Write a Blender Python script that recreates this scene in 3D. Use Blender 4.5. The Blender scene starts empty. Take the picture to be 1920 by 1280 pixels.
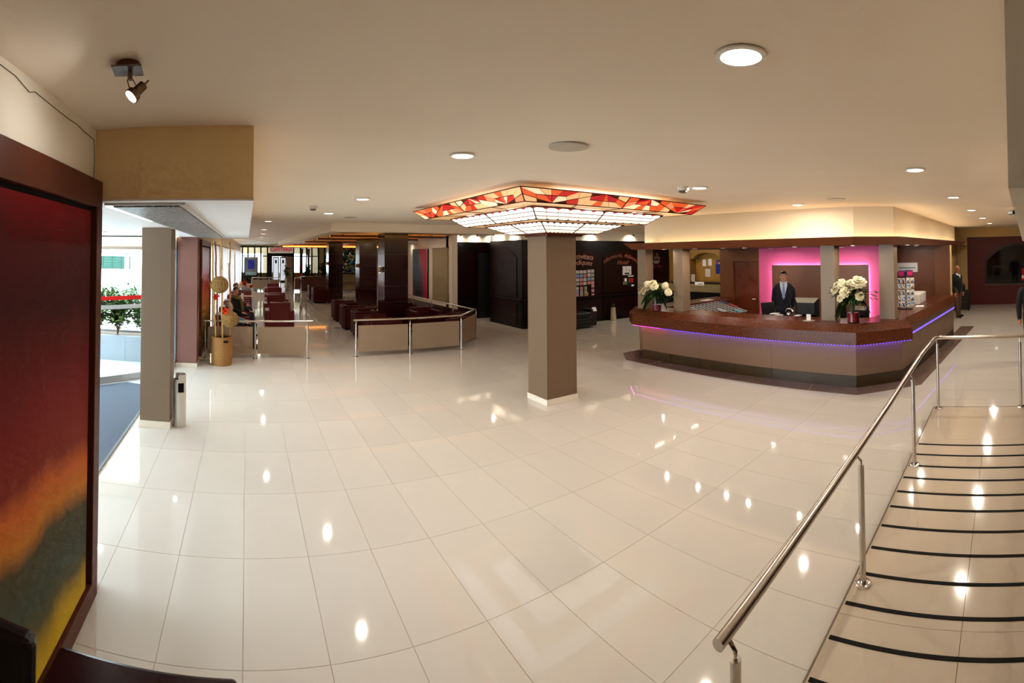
import bpy, bmesh, math, random
from mathutils import Vector, Matrix
R = random.Random(7)
SC = bpy.context.scene
COL = SC.collection

# ------------------------------------------------------------------ camera (a stitched cylindrical panorama)
EYE = Vector((0.0, 0.0, 2.2))
F, YC, YAW, PIT, ROL = 906.5, 456.9, .5493, .0231, -.0047      # focal length in pixels of the 1920x1280 frame
cam_data = bpy.data.cameras.new('camera')
cam_data.type = 'PANO'
cam_data.panorama_type = 'CENTRAL_CYLINDRICAL'
cam_data.central_cylindrical_range_u_min = -960 / F
cam_data.central_cylindrical_range_u_max = 960 / F
cam_data.central_cylindrical_range_v_min = -(1280 - YC) / F
cam_data.central_cylindrical_range_v_max = YC / F
cam_data.central_cylindrical_radius = 1.0
cam_data.clip_start = .05
cam_data.clip_end = 300
cam = bpy.data.objects.new('camera', cam_data)
COL.objects.link(cam)
_f = Vector((math.sin(YAW) * math.cos(PIT), math.cos(YAW) * math.cos(PIT), math.sin(PIT)))
_r = Vector((math.cos(YAW), -math.sin(YAW), 0)); _u = _r.cross(_f)
_r2 = _r * math.cos(ROL) + _u * math.sin(ROL); _u2 = -_r * math.sin(ROL) + _u * math.cos(ROL)
cam.matrix_world = Matrix(((_r2.x, _u2.x, -_f.x, EYE.x), (_r2.y, _u2.y, -_f.y, EYE.y), (_r2.z, _u2.z, -_f.z, EYE.z), (0, 0, 0, 1)))
SC.camera = cam

# ------------------------------------------------------------------ daylight and exposure
world = bpy.data.worlds.new('sky'); SC.world = world
world.use_nodes = True
bg = world.node_tree.nodes['Background']
bg.inputs['Color'].default_value = (.78, .90, 1.0, 1)
bg.inputs['Strength'].default_value = 15.0
SC.view_settings.view_transform = 'Standard'
SC.view_settings.look = 'None'
SC.view_settings.gamma = 1
SC.view_settings.use_curve_mapping = False
SC.view_settings.exposure = 0.22
SC.cycles.use_denoising = True
SC.cycles.max_bounces = 5
SC.cycles.diffuse_bounces = 4
SC.cycles.glossy_bounces = 3
SC.cycles.transparent_max_bounces = 16
SC.cycles.sample_clamp_indirect = 6
SC.cycles.caustics_reflective = False
SC.cycles.caustics_refractive = False
SC.cycles.use_adaptive_sampling = True
SC.cycles.adaptive_threshold = .07
SC.cycles.adaptive_min_samples = 12
LAMP = 22.0            # watts of a ceiling downlight

# ------------------------------------------------------------------ materials
def S(r, g, b):
    f = lambda c: (c / 12.92 if c <= .04045 else ((c + .055) / 1.055) ** 2.4)
    return (f(r / 255), f(g / 255), f(b / 255))
MATS = {}
def M(name, col=(.8, .8, .8), rough=.5, metal=0., noise=None, bump=None, emit=None, trans=0., spec=.5, coat=0., ior=1.45, rnd=0., stretch=(1, 1, 1), alpha=1., col2=None):
    if name in MATS: return MATS[name]
    m = bpy.data.materials.new(name); m.use_nodes = True
    nt = m.node_tree; b = nt.nodes['Principled BSDF']
    b.inputs['Roughness'].default_value = rough; b.inputs['Metallic'].default_value = metal
    b.inputs['IOR'].default_value = ior; b.inputs['Specular IOR Level'].default_value = spec
    b.inputs['Transmission Weight'].default_value = trans; b.inputs['Coat Weight'].default_value = coat
    b.inputs['Coat Roughness'].default_value = .06; b.inputs['Alpha'].default_value = alpha
    b.inputs['Base Color'].default_value = (*col, 1)
    tc = nt.nodes.new('ShaderNodeTexCoord'); mp = nt.nodes.new('ShaderNodeMapping')
    nt.links.new(tc.outputs['Object'], mp.inputs['Vector']); mp.inputs['Scale'].default_value = stretch
    out = None
    if noise:
        sc, am = noise[0], noise[1]
        n = nt.nodes.new('ShaderNodeTexNoise'); n.inputs['Scale'].default_value = sc; n.inputs['Detail'].default_value = 6
        n.inputs['Roughness'].default_value = .62
        nt.links.new(mp.outputs[0], n.inputs['Vector'])
        r = nt.nodes.new('ShaderNodeValToRGB')
        r.color_ramp.elements[0].position = .3; r.color_ramp.elements[1].position = .7
        c2 = col2 or tuple(min(1, c * (1 + am)) for c in col)
        c1 = col if col2 else tuple(c * (1 - am) for c in col)
        r.color_ramp.elements[0].color = (*c1, 1); r.color_ramp.elements[1].color = (*c2, 1)
        nt.links.new(n.outputs[0], r.inputs[0]); out = r.outputs[0]
    if rnd:
        oi = nt.nodes.new('ShaderNodeObjectInfo'); mr = nt.nodes.new('ShaderNodeMapRange')
        mr.inputs['To Min'].default_value = 1 - rnd; mr.inputs['To Max'].default_value = 1 + rnd
        nt.links.new(oi.outputs['Random'], mr.inputs['Value'])
        hv = nt.nodes.new('ShaderNodeHueSaturation'); nt.links.new(mr.outputs[0], hv.inputs['Value'])
        if out: nt.links.new(out, hv.inputs['Color'])
        else: hv.inputs['Color'].default_value = (*col, 1)
        out = hv.outputs[0]
    if out: nt.links.new(out, b.inputs['Base Color'])
    if bump:
        n = nt.nodes.new('ShaderNodeTexNoise'); n.inputs['Scale'].default_value = bump[0]; n.inputs['Detail'].default_value = 4
        nt.links.new(mp.outputs[0], n.inputs['Vector'])
        bp = nt.nodes.new('ShaderNodeBump'); bp.inputs['Strength'].default_value = bump[1]; bp.inputs['Distance'].default_value = .01
        nt.links.new(n.outputs[0], bp.inputs['Height']); nt.links.new(bp.outputs[0], b.inputs['Normal'])
    if emit:
        b.inputs['Emission Color'].default_value = (*emit[0], 1); b.inputs['Emission Strength'].default_value = emit[1]
        if not noise: b.inputs['Base Color'].default_value = (*[min(.8, c) for c in emit[0]], 1)
    if emit and not name.endswith('_led'): m.cycles.emission_sampling = 'NONE'
    MATS[name] = m
    return m

def ramp_mat(name, stops, rough=.5, axis=(0, 0, 1), scale=1., distort=.12, nscale=1.6, emit=0., nstretch=(1, 1, 1)):
    """bands of colour along an axis of the object, edges broken up by noise"""
    if name in MATS: return MATS[name]
    m = bpy.data.materials.new(name); m.use_nodes = True; nt = m.node_tree; b = nt.nodes['Principled BSDF']
    b.inputs['Roughness'].default_value = rough; b.inputs['Specular IOR Level'].default_value = .12
    tc = nt.nodes.new('ShaderNodeTexCoord')
    d = nt.nodes.new('ShaderNodeVectorMath'); d.operation = 'DOT_PRODUCT'; d.inputs[1].default_value = axis
    nt.links.new(tc.outputs['Object'], d.inputs[0])
    mp = nt.nodes.new('ShaderNodeMapping'); mp.inputs['Scale'].default_value = nstretch; nt.links.new(tc.outputs['Object'], mp.inputs['Vector'])
    n = nt.nodes.new('ShaderNodeTexNoise'); n.inputs['Scale'].default_value = nscale; n.inputs['Detail'].default_value = 8
    nt.links.new(mp.outputs[0], n.inputs['Vector'])
    a = nt.nodes.new('ShaderNodeMath'); a.operation = 'MULTIPLY_ADD'; a.inputs[1].default_value = distort
    nt.links.new(n.outputs[0], a.inputs[0]); nt.links.new(d.outputs['Value'], a.inputs[2])
    s = nt.nodes.new('ShaderNodeMath'); s.operation = 'MULTIPLY'; s.inputs[1].default_value = scale
    nt.links.new(a.outputs[0], s.inputs[0])
    r = nt.nodes.new('ShaderNodeValToRGB'); el = r.color_ramp.elements
    while len(el) < len(stops): el.new(.5)
    for e, (p, c) in zip(el, stops): e.position = p; e.color = (*c, 1)
    nt.links.new(s.outputs[0], r.inputs[0]); nt.links.new(r.outputs[0], b.inputs['Base Color'])
    if emit:
        nt.links.new(r.outputs[0], b.inputs['Emission Color']); b.inputs['Emission Strength'].default_value = emit
    MATS[name] = m; return m

def cell_mat(name, cols, scale=8., rough=.4, emit=0., line=None, stretch=(1, 1, 1), feature='F1', randomness=1.):
    """patches of colour (granite grain, printed pictures, stained glass): Voronoi cells coloured at random from a list"""
    if name in MATS: return MATS[name]
    m = bpy.data.materials.new(name); m.use_nodes = True; nt = m.node_tree; b = nt.nodes['Principled BSDF']
    b.inputs['Roughness'].default_value = rough; b.inputs['Specular IOR Level'].default_value = .28
    tc = nt.nodes.new('ShaderNodeTexCoord'); mp = nt.nodes.new('ShaderNodeMapping'); mp.inputs['Scale'].default_value = stretch
    nt.links.new(tc.outputs['Object'], mp.inputs['Vector'])
    v = nt.nodes.new('ShaderNodeTexVoronoi'); v.inputs['Scale'].default_value = scale; v.inputs['Randomness'].default_value = randomness
    nt.links.new(mp.outputs[0], v.inputs['Vector'])
    sp = nt.nodes.new('ShaderNodeSeparateColor'); nt.links.new(v.outputs['Color'], sp.inputs[0])
    r = nt.nodes.new('ShaderNodeValToRGB'); r.color_ramp.interpolation = 'CONSTANT'; el = r.color_ramp.elements
    while len(el) < len(cols): el.new(.5)
    for i, (e, c) in enumerate(zip(el, cols)): e.position = i / len(cols); e.color = (*c, 1)
    nt.links.new(sp.outputs[0], r.inputs[0]); out = r.outputs[0]
    if line:
        v2 = nt.nodes.new('ShaderNodeTexVoronoi'); v2.feature = 'DISTANCE_TO_EDGE'; v2.inputs['Scale'].default_value = scale; v2.inputs['Randomness'].default_value = randomness
        nt.links.new(mp.outputs[0], v2.inputs['Vector'])
        lt = nt.nodes.new('ShaderNodeMath'); lt.operation = 'GREATER_THAN'; lt.inputs[1].default_value = line
        nt.links.new(v2.outputs['Distance'], lt.inputs[0])
        mx = nt.nodes.new('ShaderNodeMix'); mx.data_type = 'RGBA'; mx.inputs['A'].default_value = (.004, .003, .003, 1)
        nt.links.new(lt.outputs[0], mx.inputs['Factor']); nt.links.new(out, mx.inputs['B']); out = mx.outputs['Result']
    nt.links.new(out, b.inputs['Base Color'])
    if emit:
        nt.links.new(out, b.inputs['Emission Color']); b.inputs['Emission Strength'].default_value = emit
    MATS[name] = m; return m

def cloth_mat(name, col):
    """sheer cloth that scatters light back and lets some through"""
    if name in MATS: return MATS[name]
    m = bpy.data.materials.new(name); m.use_nodes = True; nt = m.node_tree
    nt.nodes.remove(nt.nodes['Principled BSDF']); o = nt.nodes['Material Output']
    d = nt.nodes.new('ShaderNodeBsdfDiffuse'); d.inputs[0].default_value = (*col, 1)
    t = nt.nodes.new('ShaderNodeBsdfTranslucent'); t.inputs[0].default_value = (*col, 1)
    mx = nt.nodes.new('ShaderNodeMixShader'); mx.inputs[0].default_value = .14
    nt.links.new(d.outputs[0], mx.inputs[1]); nt.links.new(t.outputs[0], mx.inputs[2]); nt.links.new(mx.outputs[0], o.inputs[0]); MATS[name] = m; return m

def glass_mat(name, tint=(.92, .97, .96), amount=.9, rough=.0):
    """thin pane: mostly lets light through, mirrors a little of it at grazing angles"""
    if name in MATS: return MATS[name]
    m = bpy.data.materials.new(name); m.use_nodes = True; nt = m.node_tree
    nt.nodes.remove(nt.nodes['Principled BSDF']); o = nt.nodes['Material Output']
    t = nt.nodes.new('ShaderNodeBsdfTransparent'); t.inputs[0].default_value = (*tint, 1)
    g = nt.nodes.new('ShaderNodeBsdfGlossy'); g.inputs['Roughness'].default_value = rough
    lw_ = nt.nodes.new('ShaderNodeLayerWeight'); lw_.inputs[0].default_value = .5
    pw = nt.nodes.new('ShaderNodeMath'); pw.operation = 'POWER'; pw.inputs[1].default_value = 4; nt.links.new(lw_.outputs['Facing'], pw.inputs[0])
    fr = nt.nodes.new('ShaderNodeMath'); fr.operation = 'MULTIPLY_ADD'; fr.inputs[1].default_value = .55; fr.inputs[2].default_value = .03; nt.links.new(pw.outputs[0], fr.inputs[0])
    mx = nt.nodes.new('ShaderNodeMixShader')
    nt.links.new(fr.outputs[0], mx.inputs[0]); nt.links.new(t.outputs[0], mx.inputs[1]); nt.links.new(g.outputs[0], mx.inputs[2])
    nt.links.new(mx.outputs[0], o.inputs[0]); MATS[name] = m; return m

# ------------------------------------------------------------------ building helpers
BASE = {}
def _base(o): return BASE.get(o.name, Vector((0, 0, 0))) if o else Vector((0, 0, 0))
def tag(o, label, cat=None, group=None, kind=None):
    if label: o['label'] = label
    if cat: o['category'] = cat
    if group: o['group'] = group
    if kind: o['kind'] = kind
    return o
def thing(name, label, cat, loc=(0, 0, 0), group=None):
    o = bpy.data.objects.new(name, None); COL.objects.link(o)
    o.empty_display_size = .1; o.location = loc; BASE[o.name] = Vector(loc)
    return tag(o, label, cat, group)
def struct(o, label=None): o['kind'] = 'structure'; return tag(o, label)
def children(o): return [c for c in bpy.data.objects if c.parent == o]
KIDS = {}
def dup(root, loc=None, rz=None, label=None, group=None):
    c = root.copy(); COL.objects.link(c)
    if loc is not None: c.location = loc
    if rz is not None: c.rotation_euler = (0, 0, rz)
    if label: c['label'] = label
    if group: c['group'] = group
    def rec(src, dst):
        for k in KIDS.get(src.name, []):
            d = k.copy(); COL.objects.link(d); d.parent = dst; KIDS.setdefault(dst.name, []).append(d); rec(k, d)
    rec(root, c)
    return c

class MB:
    def __init__(s): s.v = []; s.f = []; s.m = []; s.mi = 0
    def add(s, vs, fs):
        n = len(s.v); s.v += [tuple(p) for p in vs]
        for f in fs: s.f.append([n + i for i in f]); s.m.append(s.mi)
        return s
    def box(s, x0, x1, y0, y1, z0, z1):
        return s.add([(x0, y0, z0), (x1, y0, z0), (x1, y1, z0), (x0, y1, z0), (x0, y0, z1), (x1, y0, z1), (x1, y1, z1), (x0, y1, z1)],
                     [(0, 3, 2, 1), (4, 5, 6, 7), (0, 1, 5, 4), (1, 2, 6, 5), (2, 3, 7, 6), (3, 0, 4, 7)])
    def obox(s, c, size, rz=0., M_=None):
        m = M_ or Matrix.Rotation(rz, 3, 'Z'); hx, hy, hz = size[0] / 2, size[1] / 2, size[2] / 2; c = Vector(c)
        vs = [c + m @ Vector((a * hx, b * hy, d * hz)) for d in (-1, 1) for a, b in ((-1, -1), (1, -1), (1, 1), (-1, 1))]
        return s.add(vs, [(0, 3, 2, 1), (4, 5, 6, 7), (0, 1, 5, 4), (1, 2, 6, 5), (2, 3, 7, 6), (3, 0, 4, 7)])
    def wall(s, p, q, t, z0, z1):
        """upright slab along p-q, thickness t to the left of p->q"""
        p = Vector(p[:2]); q = Vector(q[:2]); d = (q - p).normalized(); n = Vector((-d.y, d.x)) * t
        return s.prism([p, q, q + n, p + n], z0, z1)
    def prism(s, poly, z0, z1):
        n = len(poly)
        vs = [(p[0], p[1], z0) for p in poly] + [(p[0], p[1], z1) for p in poly]
        return s.add(vs, [tuple(range(n))[::-1], tuple(range(n, 2 * n))] + [(i, (i + 1) % n, n + (i + 1) % n, n + i) for i in range(n)])
    def extr(s, pts, vec):
        n = len(pts); vec = Vector(vec); pts = [Vector(p) for p in pts]
        return s.add(pts + [p + vec for p in pts], [tuple(range(n))[::-1], tuple(range(n, 2 * n))] + [(i, (i + 1) % n, n + (i + 1) % n, n + i) for i in range(n)])
    def loft(s, rings, cap=True, closed=True):
        n = len(rings[0]); vs = [p for r in rings for p in r]; fs = []
        for k in range(len(rings) - 1):
            for i in range(n if closed else n - 1):
                j = (i + 1) % n; fs.append((k * n + i, k * n + j, (k + 1) * n + j, (k + 1) * n + i))
        if cap: fs.append(tuple(range(n))[::-1]); fs.append(tuple(range((len(rings) - 1) * n, len(rings) * n)))
        return s.add(vs, fs)
    def tube(s, path, r, n=10, cap=True):
        path = [Vector(p) for p in path]; rings = []; up = None
        rr = r if isinstance(r, (list, tuple)) else [r] * len(path)
        for i, p in enumerate(path):
            t = (path[min(i + 1, len(path) - 1)] - path[max(i - 1, 0)]).normalized()
            if up is None: up = Vector((0, 0, 1)) if abs(t.z) < .9 else Vector((0, 1, 0))
            a = t.cross(up).normalized(); b = a.cross(t).normalized(); up = b
            rings.append([p + (a * math.cos(2 * math.pi * k / n) + b * math.sin(2 * math.pi * k / n)) * rr[i] for k in range(n)])
        return s.loft(rings, cap)
    def lathe(s, prof, c=(0, 0, 0), n=24, sx=1., sy=1., cap=True):
        c = Vector(c)
        return s.loft([[c + Vector((r * sx * math.cos(2 * math.pi * k / n), r * sy * math.sin(2 * math.pi * k / n), z)) for k in range(n)] for r, z in prof], cap)
    def ell(s, c, r, nu=16, nv=10, M_=None):
        c = Vector(c); r = (r, r, r) if not isinstance(r, (tuple, list)) else r; m = M_ or Matrix.Identity(3)
        rings = []
        for j in range(nv + 1):
            a = math.pi * (j + .02 if j == 0 else (j - .02 if j == nv else j)) / nv
            rings.append([c + m @ Vector((r[0] * math.sin(a) * math.cos(2 * math.pi * k / nu), r[1] * math.sin(a) * math.sin(2 * math.pi * k / nu), -r[2] * math.cos(a))) for k in range(nu)])
        return s.loft(rings)
    def build(s, name, mat, parent=None, bevel=0., smooth=False, seg=2):
        b = _base(parent)
        me = bpy.data.meshes.new(name)
        me.from_pydata([(x - b.x, y - b.y, z - b.z) for x, y, z in s.v], [], s.f)
        bm = bmesh.new(); bm.from_mesh(me)
        for i, fc in enumerate(bm.faces): fc.material_index = s.m[i]
        bmesh.ops.recalc_face_normals(bm, faces=bm.faces)
        if bevel:
            ed = [e for e in bm.edges if len(e.link_faces) == 2 and e.calc_face_angle(0) > .5]
            bmesh.ops.bevel(bm, geom=ed, offset=bevel, segments=seg, affect='EDGES', profile=.5, clamp_overlap=True)
        if smooth:
            for fc in bm.faces: fc.smooth = True
            for e in bm.edges:
                if len(e.link_faces) == 2 and e.calc_face_angle(0) > .7: e.smooth = False
        bm.to_mesh(me); bm.free()
        for m in (mat if isinstance(mat, (list, tuple)) else [mat]): me.materials.append(m)
        return link(me, name, parent)
def link(me, name, parent=None):
    o = bpy.data.objects.new(name, me); COL.objects.link(o)
    if parent:
        o.parent = parent; BASE[o.name] = _base(parent); KIDS.setdefault(parent.name, []).append(o)
    return o
def share(o, loc=(0, 0, 0), rz=None, parent=None):
    """another object on the same mesh"""
    c = bpy.data.objects.new(o.name.split('.')[0], o.data); COL.objects.link(c); c.location = loc
    if rz is not None: c.rotation_euler = (0, 0, rz)
    p = parent or o.parent
    if p: c.parent = p; KIDS.setdefault(p.name, []).append(c)
    return c
def B(x0, x1, y0, y1, z0, z1): return MB().box(x0, x1, y0, y1, z0, z1)
def miter(path, d):
    """polyline moved to its right-hand side by d"""
    P = [Vector(p[:2]) for p in path]; out = []
    for i, p in enumerate(P):
        a = (p - P[i - 1]).normalized() if i else None
        c = (P[i + 1] - p).normalized() if i < len(P) - 1 else None
        n1 = Vector((a.y, -a.x)) if a else None; n2 = Vector((c.y, -c.x)) if c else None
        if n1 is None: n = n2
        elif n2 is None: n = n1
        else: n = (n1 + n2); n = n / max(.2, n.dot(n1))
        out.append(p + n * d)
    return out
def sweep(path, prof, i0=0, i1=None, mb=None):
    """closed profile [(offset to the right, height)] carried along a plan polyline with mitred corners"""
    mb = mb or MB(); offs = [miter(path, d) for d, z in prof]; i1 = len(path) - 1 if i1 is None else i1
    return mb.loft([[(offs[k][i].x, offs[k][i].y, prof[k][1]) for k in range(len(prof))] for i in range(i0, i1 + 1)])
def lerp2(p, q, t): return (p[0] + (q[0] - p[0]) * t, p[1] + (q[1] - p[1]) * t)
ORD = ['first', 'second', 'third', 'fourth', 'fifth', 'sixth', 'seventh', 'eighth', 'ninth', 'tenth', 'eleventh', 'twelfth']

# palette
CREAM = M('cream_paint', S(230, 219, 200), .6, noise=(3, .03))
CEIL = M('ceiling_paint', S(240, 225, 204), .65, noise=(1.2, .025))
WHITE = M('white_paint', S(238, 236, 232), .55, noise=(3, .02))
TAUPE = M('taupe_laminate', S(120, 101, 82), .55, noise=(40, .05))
BROWN = M('brown_lacquer', S(92, 46, 30), .38, noise=(5, .08))
DKBROWN = M('dark_brown_panel', S(66, 30, 18), .35, noise=(4, .1), stretch=(6, 6, .6))
BLACKWOOD = M('blackened_mahogany', S(11, 4, 4), .3, noise=(2.2, .35), stretch=(1, 1, 5), spec=.3)
BLACKWOOD2 = M('dark_mahogany_panel', S(28, 6, 5), .28, noise=(2.2, .3), stretch=(1, 1, 6), spec=.3)
MAROON = M('maroon_leather', S(98, 18, 22), .38, noise=(6, .12), bump=(60, .15))
MAROOND = M('dark_maroon_leather', S(58, 13, 13), .5, noise=(6, .12), bump=(60, .15), spec=.15)
STEEL = M('brushed_steel', (.62, .58, .54), .24, 1., noise=(30, .05), stretch=(1, 1, 12))
CHROME = M('chrome', (.72, .7, .68), .12, 1.)
BLACK = M('black_plastic', (.012, .011, .011), .35)
BLACKM = M('matt_black', (.008, .007, .007), .7, spec=.15)
DARKMETAL = M('dark_metal_frame', S(26, 16, 14), .4)
PAPER = M('white_paper', S(236, 232, 226), .7)
# ================================================================== THE SETTING
TA, TB, TY0 = .4698, .9427, 2.608      # tile width (across), tile length (away), first cross joint
TILE = M('polished_cream_tile', S(213, 207, 198), .045, noise=(.9, .035), rnd=.025, spec=.6)
GROUT = M('grout', S(190, 179, 164), .8)
floor = struct(MB().box(-1.44, 19.1, -3.2, 47, -.15, -.003).build('floor', GROUT))
tm = MB().box(0, TA - .0034, 0, TB - .0034, -.0125, 0)
tiles = []
for i in range(-3, 41):
    for j in range(-6, 40):
        x, y = i * TA, TY0 + j * TB
        cx, cy = x + TA / 2, y + TB / 2
        r = math.hypot(cx, cy); az = math.atan2(cx, cy)
        seen = -.62 < az < 1.68 and r > 1.9
        if cx < 6.5 and cy < .9: seen = False                  # under the ramp
        if cx > 8.6 and 1.9 < cy < 7: seen = False             # behind the counter
        if cx > 7 and cy > 12.5: seen = False
        if cx < -.9 and cy < 3: seen = False
        tiles.append((0 if seen else 1, r, x, y))
tiles.sort()
first = None
rest = MB()
for k, (s_, r, x, y) in enumerate(tiles):
    if k < 300:
        if first is None: first = tm.build('floor_tile', TILE, floor); first.location = (x, y, 0)
        else: share(first, (x, y, 0))
    else: rest.box(x, x + TA - .004, y, y + TB - .004, -.0125, 0)
rest.build('floor_tile', TILE, floor)['kind'] = 'stuff'

ceil = MB()
ceil.box(-1.2, 19.1, -3.2, 39.8, 3.0, 3.12)
struct(ceil.build('ceiling', CEIL))
struct(B(-1.25, -.97, -3.2, 2.98, -.01, 3.0).build('wall_left', CREAM))
struct(B(-1.3, -.965, 2.98, 3.12, 0, 2.54).build('trim_1', BROWN), 'brown jamb board at the end of the left wall')
struct(B(-1.25, 19.1, -3.3, -3.2, 0, 3.0).build('wall_back', DKBROWN))
# hanging bulkhead to the right of the camera
struct(MB().prism([(1.3, -.01), (12.2, -.42), (12.2, -1.2), (1.3, -1.2)], 2.36, 3.0).build('wall_bulkhead', CREAM))
# dropped beam over the entrance side, white underside
beam = struct(B(-1.3, .04, 2.981, 10.27, 2.545, 3.0).build('ceiling_beam', M('beam_paint', S(244, 214, 158), .6, noise=(2, .03))))
B(-1.3, .042, 2.979, 10.272, 2.533, 2.5448).build('soffit_board', WHITE, beam)
struct(B(-7, -1.302, 3.0, 9.3, 2.545, 2.7).build('ceiling_entrance', WHITE))
struct(B(-7.2, -1.25, 2.75, 2.98, 0, 2.7).build('wall_entrance', CREAM))

# taupe pillar at the entrance
def pillar(x0, x1, y0, y1, z1, label, skirt=True, mat=TAUPE):
    p = struct(B(x0, x1, y0, y1, 0, z1).build('pillar', mat, bevel=.004), label)
    if skirt: B(x0 - .012, x1 + .012, y0 - .012, y1 + .012, 0, .085).build('skirting', M('white_skirting', S(226, 216, 200), .3), p, bevel=.003)
    return p
pillar(-1.33, -.945, 6.05, 6.38, 2.532, 'grey pillar beside the entrance mat')
pillar(4.12, 4.68, 5.77, 6.27, 3.0, 'taupe pillar under the stained glass lamp', mat=M('warm_taupe_laminate', S(112, 89, 67), .55, noise=(40, .05)))
# brown pier, blue-grey pier behind it
pier = struct(B(-1.36, -.955, 9.43, 9.75, 0, 2.54).build('pier', M('brown_pier', S(118, 78, 70), .5, noise=(20, .04)), bevel=.003), 'brown pier at the end of the entrance glass')
B(-1.37, -.945, 9.42, 9.76, 0, .07).build('skirting', M('white_skirting'), pier)
struct(B(-1.56, -1.365, 9.4, 9.75, 0, 2.54).build('pier', M('blue_grey_pier', S(112, 128, 140), .5), bevel=.003), 'narrow blue grey pier next to the brown one')
# lounge left wall with curtains in front of it
LW = M('lounge_wall_paint', S(222, 200, 160), .6)
def lw(y0, y1, z0, z1, mb=None):
    xa, xb = (-.985 + (y - 13) * .0196 for y in (y0, y1))
    return (mb or MB()).prism([(xa, y0), (xb, y1), (xb - .25, y1), (xa - .25, y0)], z0, z1)
struct(MB().prism([(-.955, 9.75), (-.955, 13.0), (-1.25, 13.0), (-1.3, 9.75)], 0, 3.0).build('wall_lounge_left', LW))
WY = [(13.25, 15.5), (16.9, 20.3), (21.5, 25.9), (27.2, 38.0)]
wl = struct(lw(13.0, 39.5, 2.42, 3.0).build('wall_lounge_window_side', LW))
lw(13.0, 39.5, 0, .12).build('low_wall', LW, wl)
for y0, y1 in zip([13.0] + [w[1] for w in WY], [w[0] for w in WY] + [39.5]): lw(y0, y1, .12, 2.42).build('wall_pier', LW, wl)
# coffer over the lounge: beams and amber ceiling
amber = M('coffer_gold_paint', S(198, 142, 70), .5, noise=(.7, .15))
struct(B(2.07, 6.9, 11.7, 12.05, 2.78, 3.0).build('ceiling_beam', M('beam_cream', S(230, 212, 184), .6)), 'cream beam across the ceiling in front of the lounge')
struct(MB().prism([(2.07, 12.05), (2.4, 12.05), (2.2, 30.0), (1.95, 30.0)], 2.78, 3.0).build('ceiling_beam', M('beam_cream')), 'cream beam running along the lounge aisle')
struct(MB().prism([(2.4, 12.05), (6.75, 12.05), (6.75, 21.0), (10, 21.0), (10, 39.4), (2.2, 39.4)], 2.86, 2.99).build('ceiling_coffer', amber))
# cream side wall of the lounge and the wall behind the dark panelling
struct(B(6.75, 6.95, 14.9, 21.0, 0, 3.0).build('wall_lounge_right', M('side_wall_paint', S(214, 200, 178), .55)))
struct(B(6.75, 16, 15.2, 15.4, 0, 3.0).build('wall_far', CREAM))
struct(B(10.0, 10.2, 15.4, 39.6, 0, 3.0).build('wall_lounge_far_right', CREAM))
struct(MB().box(5.93, 10.0, 39.4, 39.6, 0, 3.0).build('wall_lounge_end', M('lounge_end_paint', S(214, 190, 140), .6)))
struct(B(-.8, 5.93, 39.4, 39.6, 2.86, 3.0).build('trim_2', M('lounge_end_paint')))
# far right end wall of the corridor: red with a cream strip
struct(B(18.9, 19.1, -3.2, 1.52, 0, 2.64).build('wall_right', M('dark_red_wall', S(92, 22, 20), .5, noise=(3, .06))))
struct(B(18.85, 19.1, -3.2, 8, 2.64, 3.0).build('wall_right_upper', M('ochre_cream', S(214, 182, 122), .6)))
strip = struct(B(18.86, 19.1, 1.52, 8, 0, 2.64).build('wall_right_strip', M('ochre_cream')))
for k, (z0, z1) in enumerate(((0, 1.02), (1.025, 2.04))): B(18.84, 18.86, 1.53, 2.6, z0 + .01, z1).build('marble_panel', M('beige_marble', S(206, 176, 126), .25, noise=(2, .08)), strip)
struct(B(12.45, 18.9, 7.95, 8.15, 0, 3.0).build('wall_corridor', CREAM))

# ------------------------------------------------------------------ ramp with anti-slip strips
RAMP = M('ramp_tile', S(210, 196, 176), .09, noise=(1.1, .03), spec=.6)
ramp = struct(B(-.6, 6.62, -1.6, 1.035, 0, .018).build('ramp', GROUT))
ys = (-1.6, -.62, .3, 1.035)
for x0, x1 in ((-.6, 1.1), (1.1, 2.75), (2.75, 4.3), (4.3, 5.5), (5.5, 6.62)):
    for y0, y1 in zip(ys, ys[1:]): B(x0 + .0015, x1 - .0015, y0 + .0015, y1 - .0015, .018, .03).build('ramp_slab', RAMP, ramp)
B(-.6, 6.63, 1.035, 1.045, 0, .032).build('edge_trim', M('ramp_edge', S(120, 104, 88), .4, .6), ramp)
B(6.62, 6.632, -1.6, 1.045, 0, .032).build('edge_trim', M('ramp_edge'), ramp)
sx = [5.33, 5.06, 4.79, 4.53, 4.26, 4.0, 3.71, 3.42, 3.13, 2.84, 2.56, 2.27]
st = None
for x in sx:
    if st is None: st = B(-.014, .014, -1.55, 1.02, .03, .034).build('anti_slip_strip', BLACKM, ramp); st.location = (x, 0, 0)
    else: share(st, (x, 0, 0))
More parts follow.
